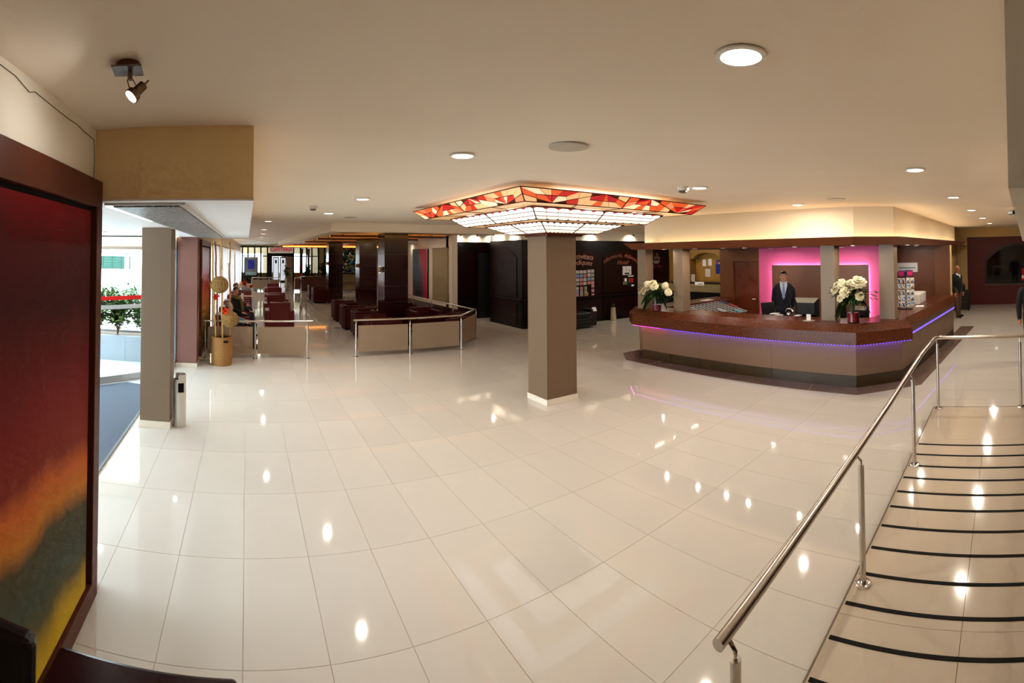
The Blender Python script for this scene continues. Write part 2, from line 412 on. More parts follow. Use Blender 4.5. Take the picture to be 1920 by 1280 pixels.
# ================================================================== LAMPS IN THE CEILING
WARM = (1.0, .885, .745)
LAMPFACE = M('lamp_diffuser', emit=((1, .95, .88), 4.0))
LAMPRING = M('lamp_ring', S(236, 230, 220), .4)
def light(kind, loc, energy, color=WARM, size=.2, spread=None, rot=(0, 0, 0), parent=None, sizey=None):
    l = bpy.data.lights.new('lamp_light', kind); l.energy = energy; l.color = color
    if kind == 'AREA':
        l.shape = 'DISK' if not sizey else 'RECTANGLE'; l.size = size
        if sizey: l.size_y = sizey
        if spread: l.spread = spread
    else: l.shadow_soft_size = size
    o = bpy.data.objects.new('lamp_light', l); COL.objects.link(o)
    o.location = loc; o.rotation_euler = rot
    if parent: o.parent = parent; KIDS.setdefault(parent.name, []).append(o)
    return o
def downlight(x, y, z=3.0, r=.094, energy=None, label='', color=WARM, group='round downlights in the ceiling'):
    t = thing('downlight', label, 'ceiling light', (x, y, z), group)
    MB().lathe([(r * .86, z - .003), (r, z - .003), (r * 1.12, z - .004), (r * 1.12, z - .012), (r * .9, z - .014), (r * .86, z - .006)], (x, y, 0), 28).build('ring', LAMPRING, t, smooth=True)
    MB().lathe([(r * .87, z - .008), (r * .87, z - .006)], (x, y, 0), 20).build('diffuser', LAMPFACE, t)
    light('AREA', (0, 0, -.010), energy or LAMP, color, r * .95, parent=t)
    return t
DL = [(1.66, 1.0, 'large bright downlight near the top of the picture, nearest to the ramp'),
      (1.66, 3.46, 'downlight between the stained glass lamp and the dropped entrance beam'),
      (1.62, 6.62, 'downlight left of the stained glass lamp, beyond the loudspeaker grille'),
      (1.55, 9.04, 'downlight in front of the corner of the lounge ceiling beam'),
      (4.72, .88, 'downlight over the ramp, first of the receding row on the right'),
      (7.4, .79, 'second downlight of the receding row on the right'),
      (9.96, .69, 'third downlight of the receding row on the right'),
      (12.67, .6, 'fourth downlight of the receding row on the right'),
      (15.47, .5, 'fifth and farthest downlight of the receding row on the right'),
      (4.72, 3.46, 'downlight next to the white smoke detector, right of the stained glass lamp'),
      (7.4, 3.39, 'downlight just above the cream bulkhead of the reception'),
      (.51, 11.43, 'nearest downlight of the row over the lounge aisle'),
      (.57, 15.33, 'second downlight of the row over the lounge aisle'),
      (.63, 18.47, 'third downlight of the row over the lounge aisle'),
      (.69, 21.82, 'fourth downlight of the row over the lounge aisle'),
      (.70, 25.3, 'fifth downlight of the row over the lounge aisle'),
      (.73, 29.0, 'farthest downlight of the row over the lounge aisle'),
      (11.75, 10.2, 'small downlight in front of the dark panelling, left of the reception canopy')]
for x, y, lab in DL: downlight(x, y, label=lab, energy=LAMP * {(1.66, 1.0): .3, (4.72, .88): .65, (7.4, .79): .8, (1.66, 3.46): .9, (1.62, 6.62): 1.35, (1.55, 9.04): 1.35, (4.72, 3.46): 1.15, (7.4, 3.39): 1.25}.get((x, y), 1.0 if x > 5 else .4))
# one lamp over the part of the hall behind the camera
downlight(9.9, -1.9, label='round downlight outside the picture behind the camera')
def grille(x, y, label, r=.13):
    t = thing('speaker_grille', label, 'speaker', (x, y, 3.0), 'flush loudspeakers in the ceiling')
    MB().lathe([(r, 2.995), (r * 1.08, 2.996), (r * 1.08, 2.986), (r, 2.984)], (x, y, 0), 24).build('rim', M('speaker_rim', S(196, 184, 168), .5), t, smooth=True)
    MB().lathe([(r, 2.99), (r, 2.994)], (x, y, 0), 20).build('mesh_cover', M('speaker_mesh', S(150, 138, 124), .7, noise=(90, .2)), t)
grille(2.19, 2.78, 'round flush loudspeaker grille in the ceiling above the stained glass lamp', .135)
grille(2.17, 9.96, 'round loudspeaker grille in the ceiling before the lounge beam')
grille(6.97, 2.54, 'round loudspeaker grille in the ceiling above the reception bulkhead')
def smoke(x, y, label):
    t = thing('smoke_detector', label, 'smoke detector', (x, y, 3.0), 'smoke detectors')
    MB().lathe([(.075, 3.0), (.075, 2.97), (.068, 2.955), (.05, 2.95)], (x, y, 0), 20).build('body', M('detector_white', S(214, 204, 190), .45), t, smooth=True)
    MB().lathe([(.052, 2.951), (.05, 2.935), (.03, 2.925)], (x, y, 0), 16).build('sensor', M('detector_grey', S(92, 82, 74), .5), t, smooth=True)
smoke(4.55, 3.58, 'white smoke detector beside a downlight, right of the stained glass lamp')
smoke(1.08, 7.81, 'small smoke detector on the ceiling left of the stained glass lamp')

# swivelling ceiling spotlight at the upper left
NICKEL = M('antique_nickel', S(122, 104, 82), .28, .9)
sp = thing('ceiling_spotlight', 'nickel swivel spotlight hanging from a square plate at upper left', 'spotlight', (-.5, 1.96, 3.0))
MB().lathe([(.05, 3.0), (.05, 2.978), (.046, 2.975)], (-.5, 1.96, 0), 24).build('ceiling_cup', M('spot_cup', S(96, 66, 42), .4, .5), sp, smooth=True)
MB().obox((-.5, 1.955, 2.968), (.125, .115, .008), .12).build('plate', M('spot_plate', S(128, 122, 120), .3, .8), sp, bevel=.002)
MB().tube([(-.49, 1.955, 2.965), (-.49, 1.955, 2.925)], .011, 12).build('stem', NICKEL, sp, smooth=True)
ax = Vector((-.62, -.35, -.72)).normalized()
c0 = Vector((-.468, 1.955, 2.87))
hd = MB(); q = ax.to_track_quat('Z', 'Y').to_matrix()
prof = [(.017, -.055), (.02, -.053), (.021, -.005), (.03, .0), (.033, .02), (.034, .024), (.029, .024)]
hd.loft([[c0 + q @ Vector((r * math.cos(2 * math.pi * k / 20), r * math.sin(2 * math.pi * k / 20), z)) for k in range(20)] for r, z in prof])
head = hd.build('head', NICKEL, sp, smooth=True)
MB().loft([[c0 + q @ Vector((.028 * math.cos(2 * math.pi * k / 20), .028 * math.sin(2 * math.pi * k / 20), z)) for k in range(20)] for z in (.0245, .026)]).build('bulb', M('spot_bulb', emit=((1, .96, .9), 14)), head)
MB().tube([c0 + q @ Vector((0, 0, -.055)), c0 + q @ Vector((0, 0, -.085))], .004, 8).build('handle', NICKEL, head)
for s in (-1, 1):
    MB().tube([(-.49 + s * .012, 1.953, 2.928), (-.478 + s * .016, 1.952, 2.9), c0 + q @ Vector((s * .024, 0, .0))], .0028, 6).build('arm', NICKEL, sp)
spl = light('AREA', tuple(c0 + ax * .03 - Vector((-.5, 1.96, 3.0))), 1.6, (1, .98, .95), .05, spread=2.9, parent=sp)
spl.rotation_euler = ax.to_track_quat('-Z', 'Y').to_euler()

# ================================================================== LEFT: PAINTINGS, ENTRANCE
def band_mat(name, y0, y1, sc):
    return None
PAINT1 = ramp_mat('abstract_red_gold_canvas', [(0, S(96, 80, 20)), (.05, S(196, 164, 28)), (.10, S(172, 140, 28)), (.15, S(84, 80, 50)), (.20, S(62, 74, 62)), (.29, S(72, 66, 44)), (.335, S(186, 112, 20)), (.385, S(190, 92, 20)), (.43, S(124, 34, 16)), (.53, S(118, 16, 15)), (.64, S(92, 9, 10)), (.74, S(58, 4, 6)), (.86, S(72, 3, 5)), (1.0, S(122, 5, 7))],
                  .6, (0, .1, 1.0), .40, .3, 1.9, nstretch=(1, 1.4, .6))
FRAME = M('brown_picture_frame', S(82, 40, 25), .45, noise=(6, .06), spec=.25)
def big_painting(label, xw, y0, y1, z0, z1, wt, ws, mat, off):
    t = thing('framed_painting', label, 'painting', (xw, (y0 + y1) / 2, z0))
    B(xw, xw + .055, y0, y1, z1 - wt, z1).build('frame_rail', FRAME, t, bevel=.004)
    B(xw, xw + .055, y0, y1, z0, z0 + wt * .75).build('frame_rail', FRAME, t, bevel=.004)
    B(xw, xw + .055, y1 - ws, y1, z0 + wt * .75, z1 - wt).build('frame_stile', FRAME, t, bevel=.004)
    B(xw, xw + .055, y0, y0 + ws, z0 + wt * .75, z1 - wt).build('frame_stile', FRAME, t, bevel=.004)
    B(xw, xw + .012, y0 + ws, y1 - ws, z0 + wt * .75, z1 - wt).build('recess_board', BLACKM, t)
    c = B(xw + .012, xw + .03, y0 + ws + .05, y1 - ws - .05, z0 + wt * .75 + .01, z1 - wt - .03)
    o = c.build('canvas', mat, t)
    # canvas coordinates start at its lower far corner
    dx = Vector((xw, y1 + off[0], z0 + off[1])) - BASE[t.name]
    for v in o.data.vertices: v.co -= dx
    o.location = dx
    return t
big_painting('huge brown framed abstract painting of dark red, gold and green bands on the left wall', -.968, .5, 2.965, .04, 2.655, .17, .11, PAINT1, (-.6, .17))
PAINT2 = ramp_mat('abstract_red_gold_canvas_narrow', [(0, S(40, 44, 20)), (.2, S(88, 74, 24)), (.34, S(170, 112, 30)), (.44, S(196, 92, 24)), (.52, S(180, 34, 22)), (.7, S(150, 20, 20)), (.85, S(90, 14, 18)), (1, S(104, 26, 26))], .35, (0, .05, .8), .45, .25, 2.0)
big_painting('brown framed red and gold abstract painting beside the bamboo basket', -.955, 9.8, 12.35, .12, 2.5, .12, .1, PAINT2, (-.1, .0))

# entrance mat
struct(B(-8, -1.44, 3.0, 10.2, -.15, -.004).build('floor_entrance', M('white_porch_tile', S(214, 220, 228), .16, noise=(2, .03))))
mat_o = MB().prism([(-1.47, 3.14), (-1.47, 7.9), (-2.0, 8.05), (-2.6, 7.5), (-3.6, 6.7), (-5.2, 5.9), (-5.2, 3.14)], -.004, .006).build('entrance_mat', M('blue_grey_carpet', S(82, 90, 104), .95, noise=(220, .35), bump=(260, .6)))
tag(mat_o, 'blue grey carpet mat inside the glass entrance', 'mat')
B(-1.47, -1.44, 3.14, 7.9, -.004, .007).build('edge_strip', M('mat_edge', S(70, 66, 66), .5, .4), mat_o)
# curved entrance glazing
GP = [(-5.4, 6.05), (-4.4, 6.35), (-3.4, 7.0), (-2.48, 7.8), (-1.86, 8.42), (-1.5, 8.95), (-1.42, 9.4)]
win = struct(sweep(GP, [(-.05, 0), (.05, 0), (.05, .11), (-.05, .11)]).build('window_1', M('glazing_base_steel', S(176, 176, 172), .4, .5)), 'curved glass wall of the entrance')
for i in range(len(GP) - 1):
    sweep(GP, [(-.006, .11), (.006, .11), (.006, 2.27), (-.006, 2.27)], i, i + 1).build('pane', glass_mat('clear_pane'), win)
sweep(GP, [(.007, 1.39), (.011, 1.39), (.011, 1.46), (.007, 1.46)]).build('red_stripe', M('red_vinyl', S(226, 22, 26), .5), win)
sweep(GP, [(.007, 1.235), (.011, 1.235), (.011, 1.305), (.007, 1.305)]).build('grey_stripe', M('pale_grey_vinyl', S(196, 204, 206), .5), win)
hdr = struct(B(-7, -1.37, 9.2, 9.4, 2.27, 2.55).build('trim_3', M('porch_header', S(222, 214, 196), .6)), 'header above the entrance glass')
B(-7, -1.37, 9.18, 9.2, 2.27, 2.33).build('lower_edge', M('header_edge', S(150, 132, 116), .5), hdr)
B(-7, -1.37, 9.17, 9.2, 2.525, 2.545).build('gap_shade_strip', BLACKM, hdr)  # solid black strip standing in for the shade of the gap
# air grille in the white underside of the beam
ag = thing('air_grille', 'long perforated air grille in the white underside of the entrance beam', 'vent', (-.7, 6, 2.53))
B(-.945, -.40, 3.10, 9.3, 2.518, 2.534).build('frame', M('grille_frame', S(214, 210, 204), .4), ag, bevel=.002)
PERF = cell_mat('perforated_sheet', [S(120, 116, 110), S(150, 146, 140), S(92, 90, 86)], 60, .4, randomness=.1)
for y0, y1 in ((3.14, 4.7), (4.74, 6.9), (6.94, 9.26)): B(-.89, -.44, y0, y1, 2.508, 2.519).build('perforated_panel', PERF, ag)
B(-.94, -.905, 3.12, 4.6, 2.512, 2.519).build('light_slot', M('slot_light', emit=((1, .97, .92), 3)), ag)
# porch: planter and shrubs outside
pl = thing('planter', 'long grey rendered planter outside the entrance glass', 'planter', (-3, 9.9, 0))
B(-7.5, -1.58, 9.63, 9.73, -.01, .5).build('front_wall', M('planter_render', S(140, 146, 154), .6, noise=(3, .03)), pl)
B(-7.5, -1.58, 10.4, 10.5, -.01, .5).build('rear_wall', M('planter_render'), pl)
B(-7.5, -1.58, 9.73, 10.4, .3, .46).build('soil', M('soil', S(92, 74, 60), .9, noise=(20, .4)), pl)
for x in (-3.75, -2.92, -2.45): B(x - .003, x + .003, 9.627, 9.632, 0, .49).build('joint', M('planter_joint', S(140, 146, 152), .7), pl)
LEAFG = [M('leaf_green', S(62, 96, 40), .5), M('leaf_light', S(120, 150, 78), .5), M('leaf_dark', S(34, 60, 28), .5)]
def leaf_pts(c, d, up, L, W):
    d = d.normalized(); s = d.cross(up).normalized(); n = s.cross(d)
    return [c, c + d * L * .35 + s * W + n * L * .05, c + d * L * .75 + s * W * .6, c + d * L - n * L * .15, c + d * L * .75 - s * W * .6, c + d * L * .35 - s * W + n * L * .05, c + d * L * .5 - n * L * .04]
def leafy(name, label, cat, x, y, z, h, w, n, group, L=.16, mats=LEAFG, seed=1):
    rr = random.Random(seed); t = thing(name, label, cat, (x, y, z), group)
    st = MB()
    tips = []
    for k in range(7):
        a = rr.uniform(0, 6.28); rad = rr.uniform(.2, 1) * w
        p = [Vector((x, y, z)), Vector((x + rad * .35 * math.cos(a), y + rad * .35 * math.sin(a), z + h * .45)), Vector((x + rad * math.cos(a), y + rad * math.sin(a), z + h * rr.uniform(.75, 1)))]
        st.tube(p, [.012, .009, .004], 5); tips.append(p)
    st.build('stem', M('twig', S(104, 78, 52), .8), t)
    lf = MB()
    for k in range(n):
        p = rr.choice(tips); u = rr.uniform(.3, 1.0)
        c = p[0].lerp(p[1], u * 2) if u < .5 else p[1].lerp(p[2], u * 2 - 1)
        c = c + Vector((rr.gauss(0, w * .22), rr.gauss(0, w * .22), rr.gauss(0, h * .06)))
        d = Vector((rr.gauss(0, 1), rr.gauss(0, 1), rr.uniform(-.3, .9)))
        P = leaf_pts(c, d, Vector((rr.gauss(0, .3), rr.gauss(0, .3), 1)), L * rr.uniform(.7, 1.2), L * .22)
        lf.mi = rr.choice([0, 0, 1, 2]); lf.add(P, [(0, 1, 6), (1, 2, 6), (2, 3, 6), (3, 4, 6), (4, 5, 6), (5, 0, 6)])
    o = lf.build('foliage', mats, t); o['kind'] = 'stuff'
    return t
for k, (x, y, h, lab) in enumerate(((-3.25, 9.95, .9, 'leafy laurel shrub in the planter, next to the painting frame'), (-2.72, 10.05, 1.0, 'leafy laurel shrub in the middle of the planter'), (-2.15, 10.0, .98, 'leafy laurel shrub in the planter, close to the grey pillar'))):
    leafy('shrub', lab, 'shrub', x, y, .45, h, .45, 1000, 'shrubs in the porch planter', .15, seed=20 + k)
# outside, far
struct(B(-40, -1.6, 10.5, 70, -.2, -.05).build('ground_outside', M('pale_paving', S(214, 214, 212), .8)))
rw = struct(B(-30, -3.2, 29.3, 29.6, -.05, 1.2).build('wall_outside', M('white_render', S(244, 244, 242), .8)))
fe = thing('mesh_fence', 'green mesh fence on the white wall across the street', 'fence', (-9, 29.4, 1.2))
for k in range(9): B(-12 + k * .6 - .02, -12 + k * .6 + .02, 29.42, 29.46, 1.2, 2.05).build('post', M('fence_green', S(12, 44, 36), .6), fe)
for z in (1.25, 1.42, 1.59, 1.76, 1.93): B(-12, -7.2, 29.43, 29.45, z, z + .03).build('wire', M('fence_green'), fe)
B(-12, -7.2, 29.455, 29.47, 1.2, 2.02).build('screen', M('fence_screen', S(26, 66, 56), .8, noise=(30, .25)), fe)
cp = thing('street_canopy', 'pale steel canopy post with a flat roof outside the entrance', 'canopy', (-6.2, 23.6, 0))
B(-6.05, -5.85, 23.5, 23.7, -.05, 2.2).build('post', M('pale_steel', S(96, 102, 106), .5), cp)
B(-8.6, -5.7, 23.2, 24.4, 2.2, 2.34).build('roof', M('canopy_cream', S(120, 108, 96), .6), cp)
B(-8.2, -5.7, 23.15, 23.2, 2.34, 2.7).build('fascia', M('canopy_grey', S(206, 208, 210), .6), cp)
bo = None
for k, x in enumerate((-6.9, -5.85, -4.9, -4.2)):
    lab = ORD[k] + ' grey street bollard from the painting frame, seen through the entrance glass'
    if bo is None:
        bo = thing('bollard', lab, 'bollard', (0, 0, 0), 'bollards across the street')
        MB().lathe([(.09, 0), (.09, .8), (.07, .86), (.0, .88)], n=14).build('shaft', M('bollard_grey', S(78, 80, 84), .6), bo, smooth=True)
        MB().lathe([(.093, .66), (.093, .72)], n=14).build('ring', M('bollard_ring', S(200, 200, 200), .5), bo)
        bo.location = (x, 21.5, -.05)
    else: dup(bo, (x, 21.5, -.05), label=lab)

# steel litter bin with ashtray
bx, by = -.84, 6.19
tb = thing('litter_bin', 'cylindrical steel litter bin with ashtray top beside the grey pillar', 'bin', (bx, by, 0))
r = .082
MB().lathe([(r * .96, 0), (r, .01), (r, .44), (r * .96, .44)], (bx, by, 0), 32).build('body', M('bin_steel', S(206, 200, 192), .32, .55), tb, smooth=True)
MB().lathe([(r * .86, .40), (r * .86, .56)], (bx, by, 0), 24).build('liner', BLACKM, tb)
def arc_shell(cx, cy, r, a0, a1, z0, z1, t=.006, n=20):
    m = MB(); rings = []
    for k in range(n + 1):
        a = a0 + (a1 - a0) * k / n
        rings.append([(cx + q * math.cos(a), cy + q * math.sin(a), z) for q, z in ((r, z0), (r, z1), (r - t, z1), (r - t, z0))])
    return m.loft(rings)
arc_shell(bx, by, r, math.radians(-40), math.radians(262), .44, .56).build('hood', M('bin_steel'), tb, smooth=True)
arc_shell(bx, by, r, math.radians(-100), math.radians(262), .56, .60).build('band', M('bin_steel'), tb, smooth=True)
arc_shell(bx, by, r, math.radians(-95), math.radians(140), .60, .66).build('rim', M('bin_steel'), tb, smooth=True)
MB().lathe([(r * .93, .57), (r * .9, .585)], (bx, by, 0), 24).build('ashtray', BLACKM, tb)

# dark table edge and chair at the lower left corner
ct = thing('console_table', 'dark polished table edge at the bottom left corner of the picture', 'table', (-.3, 1.2, 0))
DKT = M('dark_table_top', S(44, 14, 14), .22, noise=(4, .2))
MB().box(-.575, -.015, .75, 1.47, .90, .945).build('table_top', DKT, ct, bevel=.018, seg=3)
for x in (-.53, -.07):
    for y in (.8, 1.4): B(x - .025, x + .025, y - .025, y + .025, .03 if y < 1.0 else 0, .90).build('leg', BLACKM, ct, bevel=.004)
B(-.5, -.1, 1.36, 1.39, .78, .90).build('apron', BLACKM, ct)
fc = thing('armchair', 'black rounded chair back at the bottom left corner, in front of the painting', 'chair', (-.75, 1.1, 0))
MB().box(-.90, -.585, 1.27, 1.33, .5, 1.085).build('backrest', M('black_leather', (.012, .01, .01), .4), fc, bevel=.028, seg=3)
for x in (-.87, -.61): B(x - .015, x + .015, 1.285, 1.315, 0, .52).build('leg', BLACKM, fc)

# ------------------------------------------------------------------ handrail of the ramp
hr = thing('handrail', 'polished steel handrail along the left edge of the ramp', 'handrail', (4, 1, .03))
pts = [(1.44, 1.0, .80), (2.3, 1.0, .845), (3.05, 1.0, .873), (3.9, 1.0, .905), (4.85, 1.0, .955), (5.5, 1.0, .985), (6.5, 1.0, .985)]
MB().tube(pts, .024, 16).build('rail', STEEL, hr, smooth=True)
MB().tube([(6.5, 1.0, .985), (6.55, .99, .985), (6.59, .96, .985), (6.6, .9, .985)], .024, 14).build('elbow', CHROME, hr, smooth=True)
MB().tube([(6.6, .9, .985), (6.61, -1.3, .985)], .024, 16).build('rail', STEEL, hr, smooth=True)
def post(x, y, z1, parent, zb=.03, r=.021, arm=None):
    p = MB().tube([(x, y, zb), (x, y, z1 - .075)], r, 16).build('post', STEEL, parent, smooth=True)
    MB().lathe([(.055, zb), (.055, zb + .006), (.05, zb + .01), (.022, zb + .012)], (x, y, 0), 24).build('foot_plate', CHROME, p, smooth=True)
    MB().tube([(x, y, z1 - .08), (x, y, z1 - .045), (x + (arm or (0, 0))[0] * .5, y + (arm or (0, 0))[1] * .5, z1 - .03), (x + (arm or (0, 0))[0], y + (arm or (0, 0))[1], z1 - .015)], .009, 8).build('bracket', CHROME, p, smooth=True)
    return p
for x, z in ((1.50, .80), (3.03, .872), (4.81, .953), (6.55, .985)): post(x, .965, z, hr, arm=(0, .03))
post(6.6, -.16, .985, hr)

# ------------------------------------------------------------------ low railings of the lounge
PANEL = M('taupe_rail_panel', S(140, 118, 96), .45, noise=(60, .05))
def railing(label, P, panels, mats, z=.79, pz=(.10, .67), posts_at=None):
    t = thing('lounge_railing', label, 'railing', (P[0][0], P[0][1], 0))
    MB().tube([(x, y, z) for x, y in P], .021, 12).build('top_rail', STEEL, t, smooth=True)
    for k, (x, y) in enumerate(P[1:-1] if posts_at else P): pass
    for x, y in (posts_at or P): post(x, y, z, t, 0, .019)
    for k, (p, q) in enumerate(panels):
        d = (Vector(q) - Vector(p)).normalized() * .05; a = Vector(p) + d; b = Vector(q) - d
        MB().wall(a, b, .012, *pz).build('panel', mats[k % len(mats)], t)
    return t
LP = [(-.86, 10.25), (.2, 10.27), (1.31, 10.25)]
railing('low steel railing with two taupe panels behind the bamboo basket', [(-.885, 10.25), (1.42, 10.25)], list(zip(LP, LP[1:])), [PANEL], posts_at=LP)
MP = [(2.37, 10.25), (3.6, 10.22), (4.87, 10.24), (5.8, 11.29)]
railing('low steel railing with taupe panels around the dark lounge corner', [(2.31, 10.25), (3.6, 10.22), (4.87, 10.24), (5.8, 11.29)], list(zip(MP, MP[1:])), [PANEL], posts_at=MP)
BP = [(5.8, 11.36), (5.78, 12.7), (5.76, 14.3), (5.74, 16.0), (5.72, 17.8)]
railing('brown railing at the back of the dark lounge corner, beside the dark panelling', BP, list(zip(BP, BP[1:])), [DKBROWN], posts_at=BP[1:], z=.77)
FP = [(.35, 29.6), (1.42, 29.7), (2.1, 29.8)]
railing('distant low railing across the lounge before the cafeteria doors', FP, list(zip(FP, FP[1:])), [PANEL])

# ------------------------------------------------------------------ bamboo arrangement in a wicker basket
bk = thing('wicker_basket', 'tall round wicker basket standing before the left railing', 'basket', (-.475, 9.72, 0))
WICK = M('wicker', S(150, 104, 50), .65, noise=(45, .45), bump=(70, .8), stretch=(1, 1, 3))
prof = []
for k in range(25):
    z = .55 * k / 24; prof.append((.198 + .006 * (k % 2) + .012 * math.sin(k / 24 * math.pi), z))
MB().lathe(prof + [(.185, .55), (.18, .05)], (-.475, 9.72, 0), 40).build('body', WICK, bk, smooth=True)
MB().lathe([(.205, .53), (.215, .545), (.205, .562), (.188, .56), (.188, .53)], (-.475, 9.72, 0), 40).build('rim', WICK, bk, smooth=True)
B(-.435, -.345, 9.515, 9.545, .46, .505).build('handle_hole', BLACKM, bk)
MB().lathe([(.186, .5), (.186, .505)], (-.475, 9.72, 0), 24).build('filling', M('basket_dark', S(40, 26, 16), .9), bk)
BAMB = M('bamboo', S(196, 156, 92), .5, noise=(14, .2)); BAMBD = M('mottled_bamboo', S(150, 102, 56), .5, noise=(22, .5))
sticks = [((-.60, 9.66, .5), (-.69, 9.62, 2.47), .016, BAMB, 'pale bamboo pole, leftmost in the wicker basket'), ((-.55, 9.76, .5), (-.63, 9.7, 2.46), .017, BAMBD, 'mottled bamboo pole, second from the left in the wicker basket'),
          ((-.465, 9.68, .5), (-.515, 9.66, 2.5), .018, BAMB, 'thick bamboo pole in the middle of the wicker basket'), ((-.31, 9.74, .5), (-.34, 9.7, 2.46), .016, BAMBD, 'dark mottled bamboo pole, rightmost in the wicker basket')]
for a, b, r, m, lab in sticks:
    a = Vector(a); b = Vector(b); t = thing('bamboo_pole', lab, 'pole', a, 'bamboo poles in the basket')
    n = 9
    MB().tube([a.lerp(b, k / 18) + Vector((.008 * math.sin(k * .9), 0, 0)) for k in range(19)], r, 10).build('cane', m, t, smooth=True)
    for k in range(1, n): 
        c = a.lerp(b, k / n) + Vector((.008 * math.sin(2 * k * .9), 0, 0)); MB().lathe([(r * 1.0, -.012), (r * 1.22, 0), (r * 1.0, .012)], c, 10).build('node', m, t, smooth=True)
def woven_ball(c, r, label, seed):
    t = thing('woven_ball', label, 'decorative ball', c, 'woven balls on the bamboo')
    rr = random.Random(seed)
    MB().ell(c, (r * .95, r * .95, r * .89), 24, 16).build('core', M('ball_core', S(128, 94, 46), .8, noise=(60, .6), bump=(90, 1)), t, smooth=True)
    wv = MB(); C_ = Vector(c)
    for k in range(70):
        n = Vector((rr.gauss(0, 1), rr.gauss(0, 1), rr.gauss(0, 1))).normalized(); u = n.orthogonal().normalized(); v = n.cross(u); h = rr.uniform(-.5, .5)
        path = [C_ + Vector((p.x, p.y, p.z * .94)) for p in [(u * math.cos(a) + v * math.sin(a)) * r * math.sqrt(1 - h * h) + n * r * h for a in [2 * math.pi * i / 22 for i in range(23)]]]
        wv.tube(path, .0022, 4, cap=False)
    wv.build('strands', M('ball_strand', S(158, 122, 66), .7), t)['kind'] = 'stuff'
woven_ball((-.52, 9.5, 1.6), .178, 'upper woven straw ball on the bamboo poles', 3)
woven_ball((-.31, 9.5, .93), .172, 'lower woven straw ball on the bamboo poles', 4)
woven_ball((-.66, 9.85, 1.58), .10, 'half hidden woven straw ball behind the leftmost bamboo pole', 5)
def silk_flower(c, r, label, col, seed, dirn=(0, -1, .2)):
    t = thing('silk_flower', label, 'flower', c, 'orange flowers on the bamboo'); rr = random.Random(seed); pm = MB(); C_ = Vector(c)
    for k in range(26):
        d = (Vector(dirn) + Vector((rr.gauss(0, .8), rr.gauss(0, .5), rr.gauss(0, .8)))).normalized()
        P = leaf_pts(C_, d, Vector((0, -1, .3)), r * rr.uniform(.6, 1.1), r * .16); pm.add(P, [(0, 1, 6), (1, 2, 6), (2, 3, 6), (3, 4, 6), (4, 5, 6), (5, 0, 6)])
    pm.build('petals', M('orange_silk', S(230, 70, 24), .6) if col == 0 else M('red_silk', S(206, 30, 22), .6), t)
    MB().ell(c, r * .2, 8, 6).build('centre', M('flower_heart', S(150, 40, 16), .7), t)
silk_flower((-.40, 9.40, 1.10), .10, 'orange flower resting on the lower straw ball', 0, 1)
silk_flower((-.585, 9.5, 1.36), .09, 'red orange flower under the upper straw ball', 1, 2)
# thin dark cable along the top of the left wall
cbl = MB().tube([(-.966, y, z) for y, z in ((1.2, 2.965), (1.73, 2.96), (1.84, 2.958), (1.98, 2.93), (2.04, 2.95), (2.26, 2.942), (2.49, 2.937), (2.62, 2.941), (2.74, 2.93), (2.93, 2.926), (2.945, 2.8), (2.94, 2.67))], .0022, 5).build('wall_cable', M('cable_brown', S(92, 78, 58), .7))
tag(cbl, 'thin dark cable running along the top of the left wall above the painting', 'cable')
downlight(-2.28, 7.5, 2.545, .05, 3, 'small white lamp in the entrance ceiling, left of the grey pillar', (1, .96, .9), 'entrance ceiling lamps')
downlight(-1.5, 8.9, 2.545, .05, 3, 'small white lamp in the entrance ceiling, right of the grey pillar', (1, .96, .9), 'entrance ceiling lamps')
# ================================================================== STAINED GLASS LAMP AROUND THE PILLAR
LX, LY = 4.42, 6.0
lamp = thing('stained_glass_lamp', 'large square stained glass ceiling lamp stepped around the taupe pillar', 'lamp', (LX, LY, 2.5))
LEAD = M('lead_frame', S(96, 44, 22), .45, .2)
def lit(name, col, e): return M(name, emit=(col, e), rough=.3)
REDS = [lit('glass_red', S(200, 36, 24), .5), lit('glass_orange', S(226, 92, 44), .55), lit('glass_salmon', S(232, 138, 92), .6), lit('glass_sand', S(232, 180, 126), .65), lit('glass_pale', S(240, 208, 168), .75), lit('glass_crimson', S(186, 20, 36), .5)]
WHITEG = lit('glass_white', (1, .95, .86), .82); WHITEC = lit('glass_cream', (1, .90, .74), .76); TIPS = lit('glass_tip_red', S(196, 36, 44), .6); SOFF = lit('glass_amber_soffit', S(226, 180, 120), .42)
tiers = [(2.935, 1.66, 2.80, 1.50), (2.785, 1.19, 2.65, 1.0), (2.645, .77, 2.515, .47)]
SIDES = {'w': (Vector((-1, 0, 0)), Vector((0, -1, 0))), 's': (Vector((0, -1, 0)), Vector((1, 0, 0))), 'e': (Vector((1, 0, 0)), Vector((0, 1, 0))), 'n': (Vector((0, 1, 0)), Vector((-1, 0, 0)))}
hidden = MB(); HM = REDS + [WHITEG, WHITEC, TIPS]
def face_pt(side, tier, u, v, out=0.):
    """u from -1 to 1 along the side, v from 0 at the top to 1 at the bottom of the slanted face"""
    n, t = SIDES[side]; z0, h0, z1, h1 = tiers[tier]; h = h0 + (h1 - h0) * v
    return Vector((LX, LY, 0)) + n * (h + out) + t * (h * u) + Vector((0, 0, z0 + (z1 - z0) * v - out * .6))
